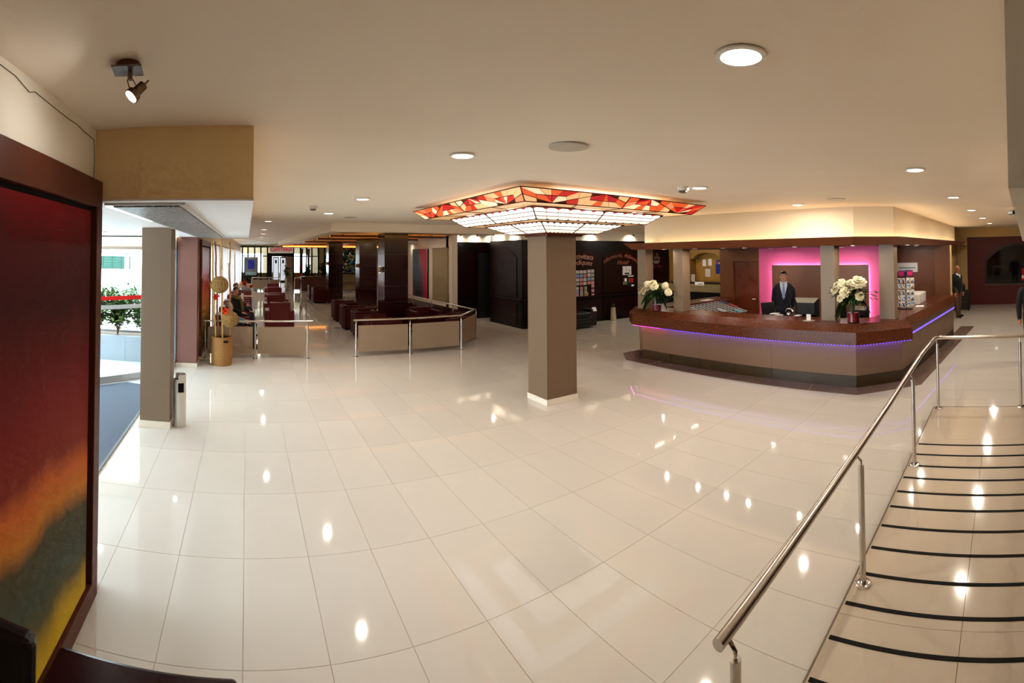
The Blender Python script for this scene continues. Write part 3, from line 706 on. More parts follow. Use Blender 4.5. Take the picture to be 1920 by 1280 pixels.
def pane(side, tier, poly, mat):
    """one piece of glass: polygon in (u, v), shrunk a little so that the lead shows between pieces"""
    cu = sum(p[0] for p in poly) / len(poly); cv = sum(p[1] for p in poly) / len(poly)
    su, sv = (.010 / tiers[tier][1], .045)
    q = []
    for u, v in poly:
        du = u - cu; dv = v - cv
        q.append((u - math.copysign(min(abs(du) * .5, su * .5), du), v - math.copysign(min(abs(dv) * .5, sv * .7), dv)))
    top = [face_pt(side, tier, u, v, .006) for u, v in q]; bot = [face_pt(side, tier, u, v, .001) for u, v in q]
    n = len(q); fs = [tuple(range(n))] + [(i, (i + 1) % n, n + (i + 1) % n, n + i) for i in range(n)]
    if side in 'ws':
        MB().add(top + bot, fs).build('glass_pane', mat, lamp)
    else:
        hidden.mi = HM.index(mat); hidden.add(top + bot, fs)
rl = random.Random(11)
for side in SIDES:
    n_, t_ = SIDES[side]
    for k, (z0, h0, z1, h1) in enumerate(tiers):
        # opaque backing sheet of lead came behind the pieces of glass, mid bar, edge bars
        MB().add([face_pt(side, k, -1, 0), face_pt(side, k, 1, 0), face_pt(side, k, 1, 1), face_pt(side, k, -1, 1), face_pt(side, k, -1, 0, -.004), face_pt(side, k, 1, 0, -.004), face_pt(side, k, 1, 1, -.004), face_pt(side, k, -1, 1, -.004)],
                 [(0, 1, 2, 3), (4, 5, 6, 7), (0, 1, 5, 4), (1, 2, 6, 5), (2, 3, 7, 6), (3, 0, 4, 7)]).build('lead_sheet', LEAD, lamp)
        for a, b in (((-1, 0), (1, 0)), ((-1, 1), (1, 1)), ((-1, 0), (-1, 1)), ((0, 0), (0, 1))):
            MB().tube([face_pt(side, k, *a, .006), face_pt(side, k, *b, .006)], .007 if a != (0, 0) else .009, 6).build('frame_bar', LEAD, lamp)
        if k == 0:
            for s in (-1, 1):
                # each half side: two fans of wedges springing from the lower edge, an arc of small pieces around each
                lo, hi = (-1, 0) if s < 0 else (0, 1)
                w = (hi - lo) / 2
                for f in range(2):
                    x0 = lo + w * f; xc = x0 + w / 2
                    ring = [(x0, 1), (x0, .5), (x0, 0), (x0 + w * .3, 0), (x0 + w * .5, 0), (x0 + w * .7, 0), (x0 + w, 0), (x0 + w, .5), (x0 + w, 1)]
                    up = (k + f + (s > 0)) % 2 == 0
                    fl = (lambda q: (q[0], q[1])) if up else (lambda q: (q[0], 1 - q[1]))
                    inner = [(xc + (p[0] - xc) * .55, 1 + (p[1] - 1) * .55) for p in ring]
                    for i in range(8):
                        pane(side, 0, [fl(q) for q in (ring[i], ring[i + 1], inner[i + 1], inner[i])], rl.choice([REDS[1], REDS[2], REDS[0], REDS[3]] if i % 2 else [REDS[3], REDS[4], REDS[1]]))
                        if i in (1, 2, 3, 4, 5, 6): pane(side, 0, [fl(q) for q in (inner[i], inner[i + 1], (xc, 1))], rl.choice([REDS[0], REDS[5], REDS[4], REDS[1]]))
        else:
            nc = 6 if k == 1 else 7
            for s in (-1, 1):
                lo, hi = (-1, 0) if s < 0 else (0, 1)
                for i in range(nc):
                    a0 = lo + (hi - lo) * i / nc; a1 = lo + (hi - lo) * (i + 1) / nc; cut = (a1 - a0) * .28
                    pane(side, k, [(a0 + cut, 0), (a1 - cut, 0), (a1, .16), (a1, .38), (a0, .38), (a0, .16)], WHITEG)
                    pane(side, k, [(a0, .38), (a1, .38), (a1, .70), (a0, .70)], WHITEG)
                    pane(side, k, [(a0, .70), (a1, .70), (a1, .93), (a1 - cut * .5, 1), (a0 + cut * .5, 1), (a0, .93)], WHITEC)
                    if k == 1: pane(side, k, [(a0 - cut, 0), (a0 + cut, 0), (a0, .18)] if i else [(a0, 0), (a0 + cut, 0), (a0, .18)], TIPS)
hidden.build('glass_pane', HM, lamp)['kind'] = 'stuff'
# flat glass soffits between the steps, top cover, bottom plate
for (z, ho, hi) in ((2.797, 1.50, 1.19), (2.649, 1.0, .77)):
    for side in SIDES:
        n_, t_ = SIDES[side]; c = Vector((LX, LY, z)); P = [c + n_ * ho - t_ * ho, c + n_ * ho + t_ * ho, c + n_ * hi + t_ * hi, c + n_ * hi - t_ * hi]
        MB().extr(P, (0, 0, .006)).build('soffit_glass', SOFF, lamp)
        for f in (-.5, 0, .5):
            MB().tube([c + n_ * ho + t_ * ho * f - Vector((0, 0, .002)), c + n_ * hi + t_ * hi * f - Vector((0, 0, .002))], .006, 5).build('lead_bar', LEAD, lamp)
MB().lathe([(.48 * 1.414, 2.505), (.48 * 1.414, 2.516)], (0, 0, 0), 4).build('bottom_plate', LEAD, lamp).location = (0, 0, 0)
bp = [c for c in KIDS[lamp.name] if c.name.startswith('bottom_plate')][0]
for v in bp.data.vertices:
    x, y = v.co.x + LX, v.co.y + LY; a = math.pi / 4
    v.co.x, v.co.y = (x * math.cos(a) - y * math.sin(a)), (x * math.sin(a) + y * math.cos(a))
MB().box(LX - .33, LX + .33, LY - .30, LY + .30, 2.475, 2.506).build('collar', LEAD, lamp)
for k in range(4):  # unseen tubes and uplights added to brighten the ceiling over the lamp
    a = math.pi / 2 * k; c = Vector((LX + 1.2 * math.cos(a), LY + 1.2 * math.sin(a), 2.86)); t_ = Vector((-math.sin(a), math.cos(a), 0)) * .9
    MB().tube([c - t_, c + t_], .013, 8).build('ceiling_fill_tube', M('tube_glow', emit=((1, .9, .75), 2)), lamp)
    light('AREA', tuple(c + Vector((0, 0, .016)) - Vector((LX, LY, 2.5))), 7, (1, .9, .76), .12, parent=lamp, sizey=1.8, rot=(math.pi, 0, a))
for a, b in ((-1, -1), (1, -1), (-1, 1), (1, 1)): MB().tube([(LX + a, LY + b, 2.95), (LX + a, LY + b, 3.0)], .008, 6).build('hanger', LEAD, lamp)
# ================================================================== LOUNGE
def make_chair(name, label, mat, w=.86, d=.82, hb=.80, ha=.56):
    t = thing(name, label, 'armchair', (0, 0, 0))
    x = w / 2; y = d / 2
    MB().box(-x + .15, x - .15, -y + .16, y, .26, .44).build('seat', mat, t, bevel=.03)
    MB().box(-x + .12, x - .12, -y, -y + .19, .08, hb).build('backrest', mat, t, bevel=.03)
    for s in (-1, 1): MB().box(min(s * x, s * (x - .16)), max(s * x, s * (x - .16)), -y + .02, y, .06, ha).build('armrest', mat, t, bevel=.03)
    MB().box(-x + .14, x - .14, -y + .1, y - .02, .06, .26).build('base', mat, t, bevel=.01)
    for a in (-1, 1):
        for b in (-1, 1): MB().box(a * (x - .1) - .02, a * (x - .1) + .02, b * (y - .1) - .02, b * (y - .1) + .02, 0, .07).build('leg', BLACKM, t)
    return t
G1 = 'maroon armchairs along the lounge aisle'
spots = [(1.0, 14.62, 0, 'maroon armchair seen from behind, nearest beyond the left railing'),
         (1.03, 16.75, math.pi, 'maroon armchair facing the camera across the first aisle table'),
         (1.13, 18.15, 0, 'maroon armchair seen from behind, second along the aisle'),
         (1.2, 20.6, math.pi, 'maroon armchair facing the camera across the second aisle table'),
         (1.32, 24.1, 0, 'maroon armchair seen from behind, third and farthest along the aisle'),
         (-.33, 11.45, -math.pi / 2, 'maroon armchair by the curtains, closest to the left railing'),
         (-.31, 13.2, -math.pi / 2, 'maroon armchair by the curtains with the woman in the green scarf'),
         (-.28, 14.95, -math.pi / 2, 'maroon armchair by the curtains, right behind the woman in the green scarf'),
         (-.25, 17.0, -math.pi / 2, 'maroon armchair by the curtains, fourth from the left railing'),
         (-.22, 18.6, -math.pi / 2, 'maroon armchair by the curtains, fifth from the left railing'),
         (-.16, 22.3, -math.pi / 2, 'maroon armchair by the curtains, farthest from the left railing')]
ch = make_chair('armchair', spots[0][3], MAROON)
for k, (x, y, a, lab) in enumerate(spots):
    if k == 0: ch['group'] = G1; ch.location = (x, y, 0); ch.rotation_euler = (0, 0, a)
    else: dup(ch, (x, y, 0), a, lab, G1)
G2 = 'dark maroon armchairs in the railed lounge corner'
spots2 = [(3.27, 11.35, -math.pi / 2, 'dark armchair with its back to the aisle, nearest to the middle railing'), (3.27, 12.75, -math.pi / 2, 'dark armchair with its back to the aisle, second from the middle railing'),
          (3.25, 14.3, -math.pi / 2, 'dark armchair with its back to the aisle, third from the middle railing'), (3.3, 16.0, -math.pi / 2, 'dark armchair with its back to the aisle, fourth from the middle railing'),
          (4.95, 12.9, math.pi, 'dark armchair right of the stone column, facing the railing'), (5.05, 11.35, math.pi / 2 + .35, 'dark armchair tucked into the corner of the middle railing'),
          (4.9, 14.9, 0, 'dark armchair behind the nearest stone column'), (3.45, 22.2, -math.pi / 2, 'dark armchair in the distance beside the farthest stone column, nearer one'), (3.45, 23.6, -math.pi / 2, 'dark armchair in the distance beside the farthest stone column, farther one')]
c2 = make_chair('club_armchair', spots2[0][3], MAROOND, hb=.70, ha=.64)
for k, (x, y, a, lab) in enumerate(spots2):
    if k == 0: c2['group'] = G2; c2.location = (x, y, 0); c2.rotation_euler = (0, 0, a)
    else: dup(c2, (x, y, 0), a, lab, G2)
def table(name, label, x, y, w, d, h, top, group):
    t = thing(name, label, 'table', (x, y, 0), group)
    B(x - w / 2, x + w / 2, y - d / 2, y + d / 2, h - .04, h).build('table_top', top, t, bevel=.004)
    for a in (-1, 1):
        for b in (-1, 1): B(x + a * (w / 2 - .05) - .025, x + a * (w / 2 - .05) + .025, y + b * (d / 2 - .05) - .025, y + b * (d / 2 - .05) + .025, 0, h - .04).build('leg', BLACKM, t)
    return t
BEIGE = M('beige_table_top', S(186, 150, 112), .35)
for x, y, lab in ((.98, 15.7, 'low beige table between the first two aisle armchairs'), (1.15, 19.4, 'low beige table between the second pair of aisle armchairs'), (-.12, 12.32, 'low beige table by the curtains, nearest to the left railing'), (-.1, 14.08, 'low beige table by the curtains behind the seated woman'), (-.05, 15.95, 'low beige table by the curtains, third from the left railing'), (.0, 20.4, 'low beige table by the curtains, farthest one')):
    table('coffee_table', lab, x, y, .52, .5, .46, BEIGE, 'low beige tables in the lounge')
for x, y, lab in ((4.2, 11.0, 'low dark table inside the middle railing'), (4.25, 16.2, 'low dark table between the stone columns')):
    table('dark_table', lab, x, y, .6, .6, .42, DKBROWN, 'low dark tables in the lounge')
ub = thing('wooden_counter', 'dark wooden counter beyond the farthest stone column in the lounge', 'counter', (3.9, 29.5, 0))
B(3.35, 5.2, 29.2, 29.8, 0, .84).build('body', DKBROWN, ub); B(3.3, 5.25, 29.15, 29.85, .84, .88).build('worktop', BLACK, ub)
ub2 = thing('partition_panel', 'brown low partition beside the aisle far down the lounge', 'partition', (3.1, 29.5, 0))
B(2.95, 3.32, 29.4, 29.46, .12, .72).build('panel', BROWN, ub2); MB().tube([(2.92, 29.42, .8), (3.33, 29.42, .8)], .02, 8).build('rail', STEEL, ub2)
for x in (2.95, 3.31): MB().tube([(x, 29.42, 0), (x, 29.42, .8)], .016, 8).build('post', STEEL, ub2)

# stone clad columns with wall lamps
STONE = M('polished_red_brown_stone', S(40, 10, 8), .16, noise=(7, .3), spec=.6)
def stone_column(x, y, label, w=.73, d=.7):
    p = struct(B(x + .01, x + w - .01, y + .01, y + d - .01, 0, 2.86).build('pillar', M('stone_joint', S(178, 140, 96), .6)), label)
    z = 0.0; hs = [.35, .47, .47, .47, .47, .47, .16]
    for h in hs: B(x, x + w, y, y + d, z + .003, z + h - .003).build('stone_slab', STONE, p); z += h
    sc = thing('wall_lamp', 'small steel wall lamp on the left side of the ' + label, 'wall lamp', (x - .05, y + d * .45, 1.77), 'wall lamps on the stone columns')
    MB().lathe([(.035, 1.68), (.05, 1.70), (.05, 1.84), (.035, 1.86)], (x - .058, y + d * .45, 0), 16).build('shade', M('lamp_steel', S(186, 170, 150), .3, .7), sc, smooth=True)
    B(x - .02, x - .0005, y + d * .45 - .03, y + d * .45 + .03, 1.72, 1.82).build('bracket', M('lamp_steel'), sc)
    for s in (-1, 1):
        MB().lathe([(.03, 1.77 + s * .092), (.03, 1.77 + s * .094)], (x - .058, y + d * .45, 0), 12).build('bulb', M('wall_bulb', emit=((1, .85, .65), 6)), sc)
        light('AREA', (-.008, 0, s * .098), 1.6, (1, .82, .6), .05, spread=1.5, rot=(0 if s < 0 else math.pi, 0, 0), parent=sc)
    return p
stone_column(4.0, 13.62, 'nearest red brown stone column')
stone_column(4.5, 18.9, 'middle red brown stone column')
stone_column(4.12, 24.0, 'farthest red brown stone column')
# amber cove strips of the coffer
AMB = M('amber_led', emit=((1, .50, .10), 7))
cv = thing('cove_light', 'amber light strip hidden in the lounge ceiling coffer', 'light strip', (2.45, 13, 2.9))
B(2.6, 6.6, 12.06, 12.09, 2.79, 2.805).build('led_strip', AMB, cv)
cv3 = thing('cove_light', 'amber light strip across the far end of the lounge ceiling', 'light strip', (5, 33, 2.9))
B(2.5, 9.5, 33.0, 33.04, 2.76, 2.78).build('led_strip', AMB, cv3)
for k, y in enumerate((14.9, 17.6, 21.5, 27.0)):  # extra strips with screening lips, added to spread the amber glow over the coffer
    t = thing('cove_light', 'added amber fill strip over the lounge, %s behind the front beam' % ORD[k], 'light strip', (4, y, 2.8))
    B(2.6, 6.5, y, y + .04, 2.79, 2.806).build('led_strip', AMB, t); B(2.6, 6.5, y - .05, y - .01, 2.765, 2.815).build('lip', BROWN, t)
    for x in (3.0, 6.0): B(x, x + .03, y - .02, y + .02, 2.80, 2.86).build('bracket', BROWN, t)
struct(B(2.3, 9.8, 33.05, 33.2, 2.72, 2.86).build('ceiling_beam', amber), 'gold beam across the far end of the lounge')
downlight(5.6, 26.5, 2.858, label='warm downlight in the gold coffer between two stone columns', energy=18)

# curtains on the left wall
CURT = cloth_mat('sheer_curtain', S(206, 202, 200))
def curtain(y0, y1, label, seed):
    rr = random.Random(seed); t = thing('curtain', label, 'curtain', (-.9, y0, 0), 'pale curtains on the lounge wall')
    n = int((y1 - y0) * 28); rings = []
    xw = lambda y: -.985 + (y - 13) * .0196 + .015
    pts = []
    for k in range(n + 1):
        y = y0 + (y1 - y0) * k / n; pts.append((xw(y) + .055 + .035 * math.sin(k * 1.15 + rr.uniform(-.3, .3)), y))
    m = MB()
    rows = [.05, 1.2, 2.44]
    vs = [(xw(p[1]) + (p[0] - xw(p[1])) * (1 if z < 2.2 else .7), p[1], z) for z in rows for p in pts]
    L = len(pts); m.add(vs, [(r * L + i, r * L + i + 1, (r + 1) * L + i + 1, (r + 1) * L + i) for r in range(2) for i in range(L - 1)])
    m.build('cloth', CURT, t, smooth=True)
    MB().tube([(xw(y0) + .06, y0 - .1, 2.47), (xw(y1) + .06, y1 + .1, 2.47)], .018, 8).build('rod', M('curtain_rod', S(120, 86, 52), .5), t)
curtain(13.1, 15.6, 'pale curtain nearest to the bamboo poles', 1)
curtain(16.8, 20.4, 'second pale curtain along the lounge wall', 2)
curtain(21.4, 26.0, 'third pale curtain along the lounge wall', 3)
curtain(27.0, 38.2, 'last pale curtain, next to the cafeteria glazing', 4)
for k, (y, lab) in enumerate(((16.2, 'small wall lamp between the first two pale curtains'), (20.9, 'small wall lamp between the second and third pale curtain'), (26.5, 'small wall lamp before the last pale curtain'))):
    xw = -.985 + (y - 13) * .0196
    t = thing('wall_lamp', lab, 'wall lamp', (xw, y, 1.75), 'wall lamps between the curtains')
    MB().lathe([(.03, 1.66), (.055, 1.68), (.055, 1.82), (.03, 1.84)], (xw + .075, y, 0), 14).build('shade', M('white_lamp_shade', S(240, 232, 220), .4), t, smooth=True)
    B(xw, xw + .04, y - .03, y + .03, 1.70, 1.80).build('bracket', M('lamp_steel'), t)
    for s in (-1, 1):
        MB().lathe([(.028, 1.75 + s * .092), (.028, 1.75 + s * .094)], (xw + .075, y, 0), 12).build('bulb', M('wall_bulb'), t)
        light('AREA', (.075, 0, s * .098), 2.5, (1, .74, .48), .05, spread=1.5, rot=(0 if s < 0 else math.pi, 0, 0), parent=t)

# cafeteria front at the far end
cf = struct(B(-.75, 5.93, 39.38, 39.5, 2.78, 2.87).build('window_2', DARKMETAL), 'dark framed glass front of the cafeteria')
VX = [-.33, .13, .67, 1.18, 1.72, 3.85, 4.42, 4.92, 5.36, 5.90]
for x in VX: B(x - .06, x + .06, 39.36, 39.5, 0, 2.8).build('mullion', DARKMETAL, cf)
B(-.33, 1.72, 39.36, 39.48, 2.04, 2.12).build('transom', DARKMETAL, cf); B(3.85, 5.9, 39.36, 39.48, 2.04, 2.12).build('transom', DARKMETAL, cf)
B(1.72, 3.85, 39.34, 39.5, 2.06, 2.34).build('door_head', DARKMETAL, cf)
for a, b in zip(VX, VX[1:]):
    if a != 1.72:
        B(a + .06, b - .06, 39.42, 39.43, 2.12, 2.8).build('pane', glass_mat('clear_pane'), cf); B(a + .06, b - .06, 39.42, 39.43, .72, 2.04).build('pane', glass_mat('clear_pane'), cf)
        B(a + .06, b - .06, 39.40, 39.46, 0, .72).build('lower_panel', M('olive_panel', S(128, 104, 56), .5), cf)
sg = thing('cafeteria_sign', 'pale glass sign reading CAFETERIA in red letters over the cafeteria doors', 'sign', (2.85, 39.35, 2.3))
B(1.86, 3.80, 39.33, 39.36, 2.36, 2.80).build('board', M('sign_glass', S(206, 190, 178), .35, emit=(S(206, 190, 178), .25)), sg)
def text_mesh(name, body, size, mat, parent, fn, shear=0., extr=.004, align='CENTER', bold=0.):
    cu = bpy.data.curves.new(name, 'FONT'); cu.body = body; cu.size = size; cu.extrude = extr; cu.align_x = align; cu.shear = shear; cu.resolution_u = 3; cu.offset = bold
    o = bpy.data.objects.new(name, cu); COL.objects.link(o); dg = bpy.context.evaluated_depsgraph_get()
    me = bpy.data.meshes.new_from_object(o.evaluated_get(dg)); bpy.data.objects.remove(o); bpy.data.curves.remove(cu)
    b = _base(parent)
    for v in me.vertices: v.co = Vector(fn(v.co.x, v.co.y, v.co.z)) - b
    me.materials.clear(); me.materials.append(mat); me.name = name
    return link(me, name, parent)
text_mesh('lettering', 'CAFETERIA', .36, M('sign_red', S(206, 30, 58), .5, emit=(S(206, 30, 58), .35)), sg, lambda x, y, z: (2.83 + x, 39.325 - z, 2.50 + y), bold=.012)
for k, (a, b) in enumerate(((2.13, 2.68), (2.72, 3.27))):
    d = struct(B(a, b, 39.37, 39.42, 0, 2.04).build('door_%d' % (k + 1), DARKMETAL), ('left' if k == 0 else 'right') + ' glass door of the cafeteria')
    B(a + .08, b - .08, 39.355, 39.435, .12, 1.94).build('pane', M('frosted_lit_pane', S(232, 238, 244), .3, trans=.0, emit=((.86, .93, 1), .55)), d)
    B(a + .20, b - .20, 39.345, 39.354, 1.5, 1.78).build('notice', BLACKM, d)
    B(b - .07 if k == 0 else a + .02, b - .02 if k == 0 else a + .07, 39.30, 39.355, .85, 1.15).build('handle', BLACKM, d)
for a, b in ((1.78, 2.12), (3.28, 3.79)): B(a, b, 39.40, 39.44, 0, 2.06).build('side_panel', DARKMETAL if a < 2 else M('side_beige', S(178, 142, 110), .5), cf)
# room behind the cafeteria front, with windows to the daylight
struct(B(-.9, 10, 39.6, 47, 3.0, 3.1).build('ceiling_cafeteria', CEIL))
wc = struct(MB().box(-.9, 10, 46.9, 47.1, 2.3, 3.0).box(-.9, 10, 46.9, 47.1, 0, .5).box(1.6, 2.2, 46.9, 47.1, .5, 2.3).box(3.4, 4.4, 46.9, 47.1, .5, 2.3).box(6.2, 10, 46.9, 47.1, .5, 2.3).build('wall_cafeteria_back', CREAM))
struct(B(-1.1, -.9, 39.5, 47.1, 0, 3.1).build('wall_cafeteria_left', CREAM)); struct(B(10, 10.2, 39.5, 47.1, 0, 3.1).build('wall_cafeteria_right', CREAM))
for k, x in enumerate((4.7, 5.3)):
    t = thing('red_curtain', ('left' if k == 0 else 'right') + ' narrow dark red curtain behind the cafeteria glass', 'curtain', (x, 41, 0), 'dark red curtains in the cafeteria')
    MB().lathe([(.10, 0), (.13, .6), (.09, 1.6), (.13, 2.7)], (x, 41, 0), 12).build('cloth', M('dark_red_cloth', S(86, 18, 20), .8), t, smooth=True); MB().tube([(x - .2, 41, 2.72), (x + .2, 41, 2.72)], .015, 6).build('rod', DARKMETAL, t)
ds = thing('display_board', 'dark framed notice board with a blue sheet, far left before the cafeteria', 'notice board', (.35, 37, 0))
B(-.17, .88, 36.95, 37.02, .42, 2.02).build('frame', DARKMETAL, ds)
B(-.1, .8, 36.93, 36.95, .62, 1.9).build('board', M('board_grey', S(120, 122, 112), .6, noise=(9, .35)), ds); B(.12, .6, 36.915, 36.93, 1.1, 1.78).build('blue_sheet', M('blue_print', S(24, 34, 130), .4, emit=(S(24, 34, 130), .3)), ds)  # blue sheet given a glow of its own to look brighter
B(-.05, .76, 36.915, 36.93, .66, .88).build('leaflet_row', M('pale_print', S(150, 178, 176), .6, noise=(14, .3)), ds); B(-.1, .82, 36.93, 36.95, 1.9, 2.0).build('header', M('header_print', S(170, 160, 150), .6, noise=(20, .4)), ds)
for x in (-.05, .75): B(x - .04, x + .04, 36.95, 37.02, 0, .42).build('leg', DARKMETAL, ds)
DKLEAF = [M('dark_leaf', S(26, 38, 22), .5), M('dark_leaf2', S(40, 54, 30), .5), M('dark_leaf3', S(18, 26, 16), .5)]
def potted(label, x, y, h, w, n, potc, seed, mats):
    t = thing('plant_pot', 'pot of the ' + label, 'pot', (x, y, 0), 'plant pots in the lounge')
    MB().lathe([(.14, 0), (.2, .34), (.22, .36), (.19, .36), (.17, .3)], (x, y, 0), 18).build('pot', potc, t, smooth=True)
    MB().lathe([(.16, .29), (.16, .30)], (x, y, 0), 14).build('soil', M('soil'), t)
    leafy('potted_plant', label, 'plant', x, y, .31, h, w, n, 'potted plants in the lounge', .26, mats, seed)
potted('dark leafy plant left of the stone columns, near the cafeteria front', 4.15, 33.0, 1.5, .35, 120, DKBROWN, 31, DKLEAF)
potted('dark leafy plant at the foot of the far cream wall', 5.4, 33.5, 1.35, .45, 140, DKBROWN, 32, DKLEAF)
potted('small green plant by the cafeteria doors', 3.15, 37.6, .9, .22, 70, M('cream_pot', S(200, 180, 150), .5), 33, LEAFG)
for k, (x, z) in enumerate(((3.68, 1.35), (3.62, .8))):
    silk_flower((x, 32.6, z), .2, ('upper' if k == 0 else 'lower') + ' red flower on the dark plant near the cafeteria front', 1, 8 + k)
# stained glass window far right in the lounge
sw = struct(B(6.35, 9.7, 39.3, 39.41, .62, 2.8).build('window_3', DARKMETAL), 'leaded stained glass window at the end of the lounge')
cols = [S(10, 14, 10), S(30, 120, 40), S(14, 30, 14), S(180, 120, 40), S(8, 10, 14), S(40, 90, 130), S(150, 60, 24), S(12, 12, 10), S(200, 200, 180), S(60, 110, 30), S(10, 10, 20), S(24, 40, 90)]
B(6.42, 9.63, 39.28, 39.3, .7, 2.74).build('leaded_glass', cell_mat('leaded_coloured_glass', cols, 9, .3, .22, .04), sw)  # emission in the glass colours stands in for light from behind
# painting and taupe panel on the cream side wall
pt = thing('red_painting', 'tall narrow painting of red and black forms on the cream lounge wall', 'painting', (6.75, 17.8, .55))
B(6.70, 6.748, 17.04, 18.7, .55, 2.44).build('canvas_block', BLACKM, pt)
cvs = B(6.69, 6.70, 17.05, 18.69, .56, 2.43).build('canvas', ramp_mat('red_black_canvas', [(0, S(150, 14, 30)), (.16, S(120, 10, 24)), (.26, S(20, 5, 10)), (.52, S(14, 4, 9)), (.60, S(120, 12, 26)), (.72, S(180, 20, 36)), (.84, S(150, 16, 34)), (.93, S(214, 170, 190)), (1, S(226, 206, 214))], .4, (0, -.55, .16), .62, .5, 2.4, nstretch=(1, 1.6, .6)), pt)
for v in cvs.data.vertices: v.co -= Vector((0, .9, 0))
cvs.location = (0, .9, 0)
pn = thing('wall_panel', 'tall plain taupe panel between the red painting and the dark panelling', 'panel', (6.75, 15.9, .6))
B(6.715, 6.748, 15.2, 16.6, .6, 2.43).build('board', M('olive_taupe_board', S(138, 120, 84), .6, noise=(30, .05)), pn)
B(6.712, 6.748, 15.17, 16.63, .57, .6).build('frame_edge', M('panel_edge', S(110, 92, 60), .5), pn); B(6.712, 6.748, 15.17, 16.63, 2.43, 2.46).build('frame_edge', M('panel_edge'), pn)
downlight(5.5, 16.2, 2.858, label='added warm fill light in the gold coffer, hidden behind the nearest stone column', energy=16)  # unseen lamp added to brighten the cream side wall
downlight(7.6, 13.6, 3.0, label='added fill light before the recessed black doorway of the dark panelling', energy=8)  # lamp added to light the panelling recess and the end of the cream wall
# vase with red and cream flowers on a low table by the curtains
lv = thing('tall_vase', 'slim white vase on the low table behind the seated people', 'vase', (-.12, 15.95, .46))
MB().lathe([(.04, 0), (.055, .05), (.035, .3), (.045, .46), (.035, .46)], (-.12, 15.95, .46), 16).build('body', M('white_vase', S(226, 222, 216), .3), lv, smooth=True)
MB().lathe([(.045, .45), (.05, .465), (.036, .465)], (-.12, 15.95, .46), 16).build('lip', M('white_vase'), lv, smooth=True)
lb = thing('bouquet', 'red and cream flowers in the slim white vase by the curtains', 'flowers', (-.12, 15.95, .92))
rq = random.Random(77)
for k, (dx, dy, dz, r_, m_) in enumerate(((-.22, 0, .22, .09, 'r'), (-.06, -.03, .24, .11, 'c'), (.08, 0, .28, .09, 'r'), (.2, .02, .24, .09, 'c'), (.3, 0, .2, .08, 'r'), (.02, .05, .34, .06, 'r'), (-.14, .04, .14, .08, 'c'))):
    c = Vector((-.12 + dx, 15.95 + dy, .96 + dz)); pm = MB()
    for q in range(16):
        d_ = Vector((rq.gauss(0, 1), rq.gauss(0, 1) - .4, rq.gauss(0, 1) + .2)); pm.add(leaf_pts(c, d_, Vector((0, -.3, 1)), r_ * 1.2, r_ * .4), [(0, 1, 6), (1, 2, 6), (2, 3, 6), (3, 4, 6), (4, 5, 6), (5, 0, 6)])
    pm.build('blossom', M('red_silk', S(206, 30, 22), .6) if m_ == 'r' else M('cream_silk', S(236, 206, 170), .6), lb)
    MB().tube([(-.12, 15.95, .9), tuple(c)], .006, 5).build('stem', M('twig'), lb)
# ================================================================== DARK PANELLED WALL
def arch(a, b, z0, zs, za, n=14):
    P = [(a, z0), (b, z0)]
    m = (a + b) / 2; w = (b - a) / 2; h = za - zs; Rr = (w * w + h * h) / (2 * h); t0 = math.asin(min(1, w / Rr))
    for k in range(n + 1):
        t = t0 - 2 * t0 * k / n; P.append((m + Rr * math.sin(t), za - Rr + Rr * math.cos(t)))
    return P
PB = struct(B(6.93, 9.4, 15.04, 15.19, 0, 2.65).build('wall_panelling_back', BLACKWOOD))
o = Vector((0, -.02, 0))
MB().extr([(x, 15.04, z) for x, z in arch(7.02, 7.68, .78, 2.2, 2.40)], o).build('arched_panel', BLACKWOOD2, PB)
MB().extr([(x, 15.04, z) for x, z in [(7.02, .1), (7.68, .1), (7.68, .66), (7.02, .66)]], o).build('lower_panel', BLACKWOOD2, PB)
MB().extr([(x, 15.04, z) for x, z in [(7.82, 2.34), (8.36, 2.34), (8.36, 2.6), (7.82, 2.6)]], o).build('upper_panel', BLACKWOOD2, PB)
B(6.93, 7.75, 15.0, 15.04, .69, .73).build('dado_rail', BLACKWOOD2, PB)
dd = struct(B(7.80, 8.5, 15.0, 15.05, 0, 2.28).build('door_3', BLACK), 'black doorway in the dark panelling')
B(7.76, 7.80, 14.99, 15.05, 0, 2.32).build('jamb', BLACKWOOD2, dd)
FP0, FP1 = Vector((7.77, 12.15)), Vector((14.15, 11.72)); FD = (FP1 - FP0).normalized(); FN = Vector((FD.y, -FD.x))
PF = struct(MB().prism([FP0, FP1, (14.15, 14.1), (7.77, 14.1)], 0, 2.65).build('wall_panelling', BLACKWOOD))
struct(MB().prism([FP0 + Vector((.02, .02)), FP1 + Vector((0, .02)), (14.3, 14.1), (7.79, 14.1)], 2.65, 3.0).build('wall_panelling_upper', CREAM))
struct(B(14.15, 14.35, 11.7, 14.1, 0, 2.65).build('wall_panelling_end', M('ochre_cream')))
def fpt(x, z, out=0.):
    s = (x - FP0.x) / FD.x; p = FP0 + FD * s + FN * out; return (p.x, p.y, z)
def fpanel(name, poly, mat, out=.02, parent=PF, base=.0005):
    return MB().extr([fpt(x, z, base) for x, z in poly], (FN.x * out, FN.y * out, 0)).build(name, mat, parent)
for a, b in ((7.9, 9.15), (9.25, 10.75), (10.85, 12.38), (12.5, 14.0)):
    fpanel('arched_panel', arch(a, b, .92, 2.08, 2.36), BLACKWOOD2); fpanel('lower_panel', [(a, .1), (b, .1), (b, .74), (a, .74)], BLACKWOOD2)
fpanel('dado_rail', [(7.78, .8), (14.1, .8), (14.1, .86), (7.78, .86)], BLACKWOOD2, .045)
fpanel('plinth', [(7.78, 0), (14.1, 0), (14.1, .07), (7.78, .07)], BLACKWOOD, .03)
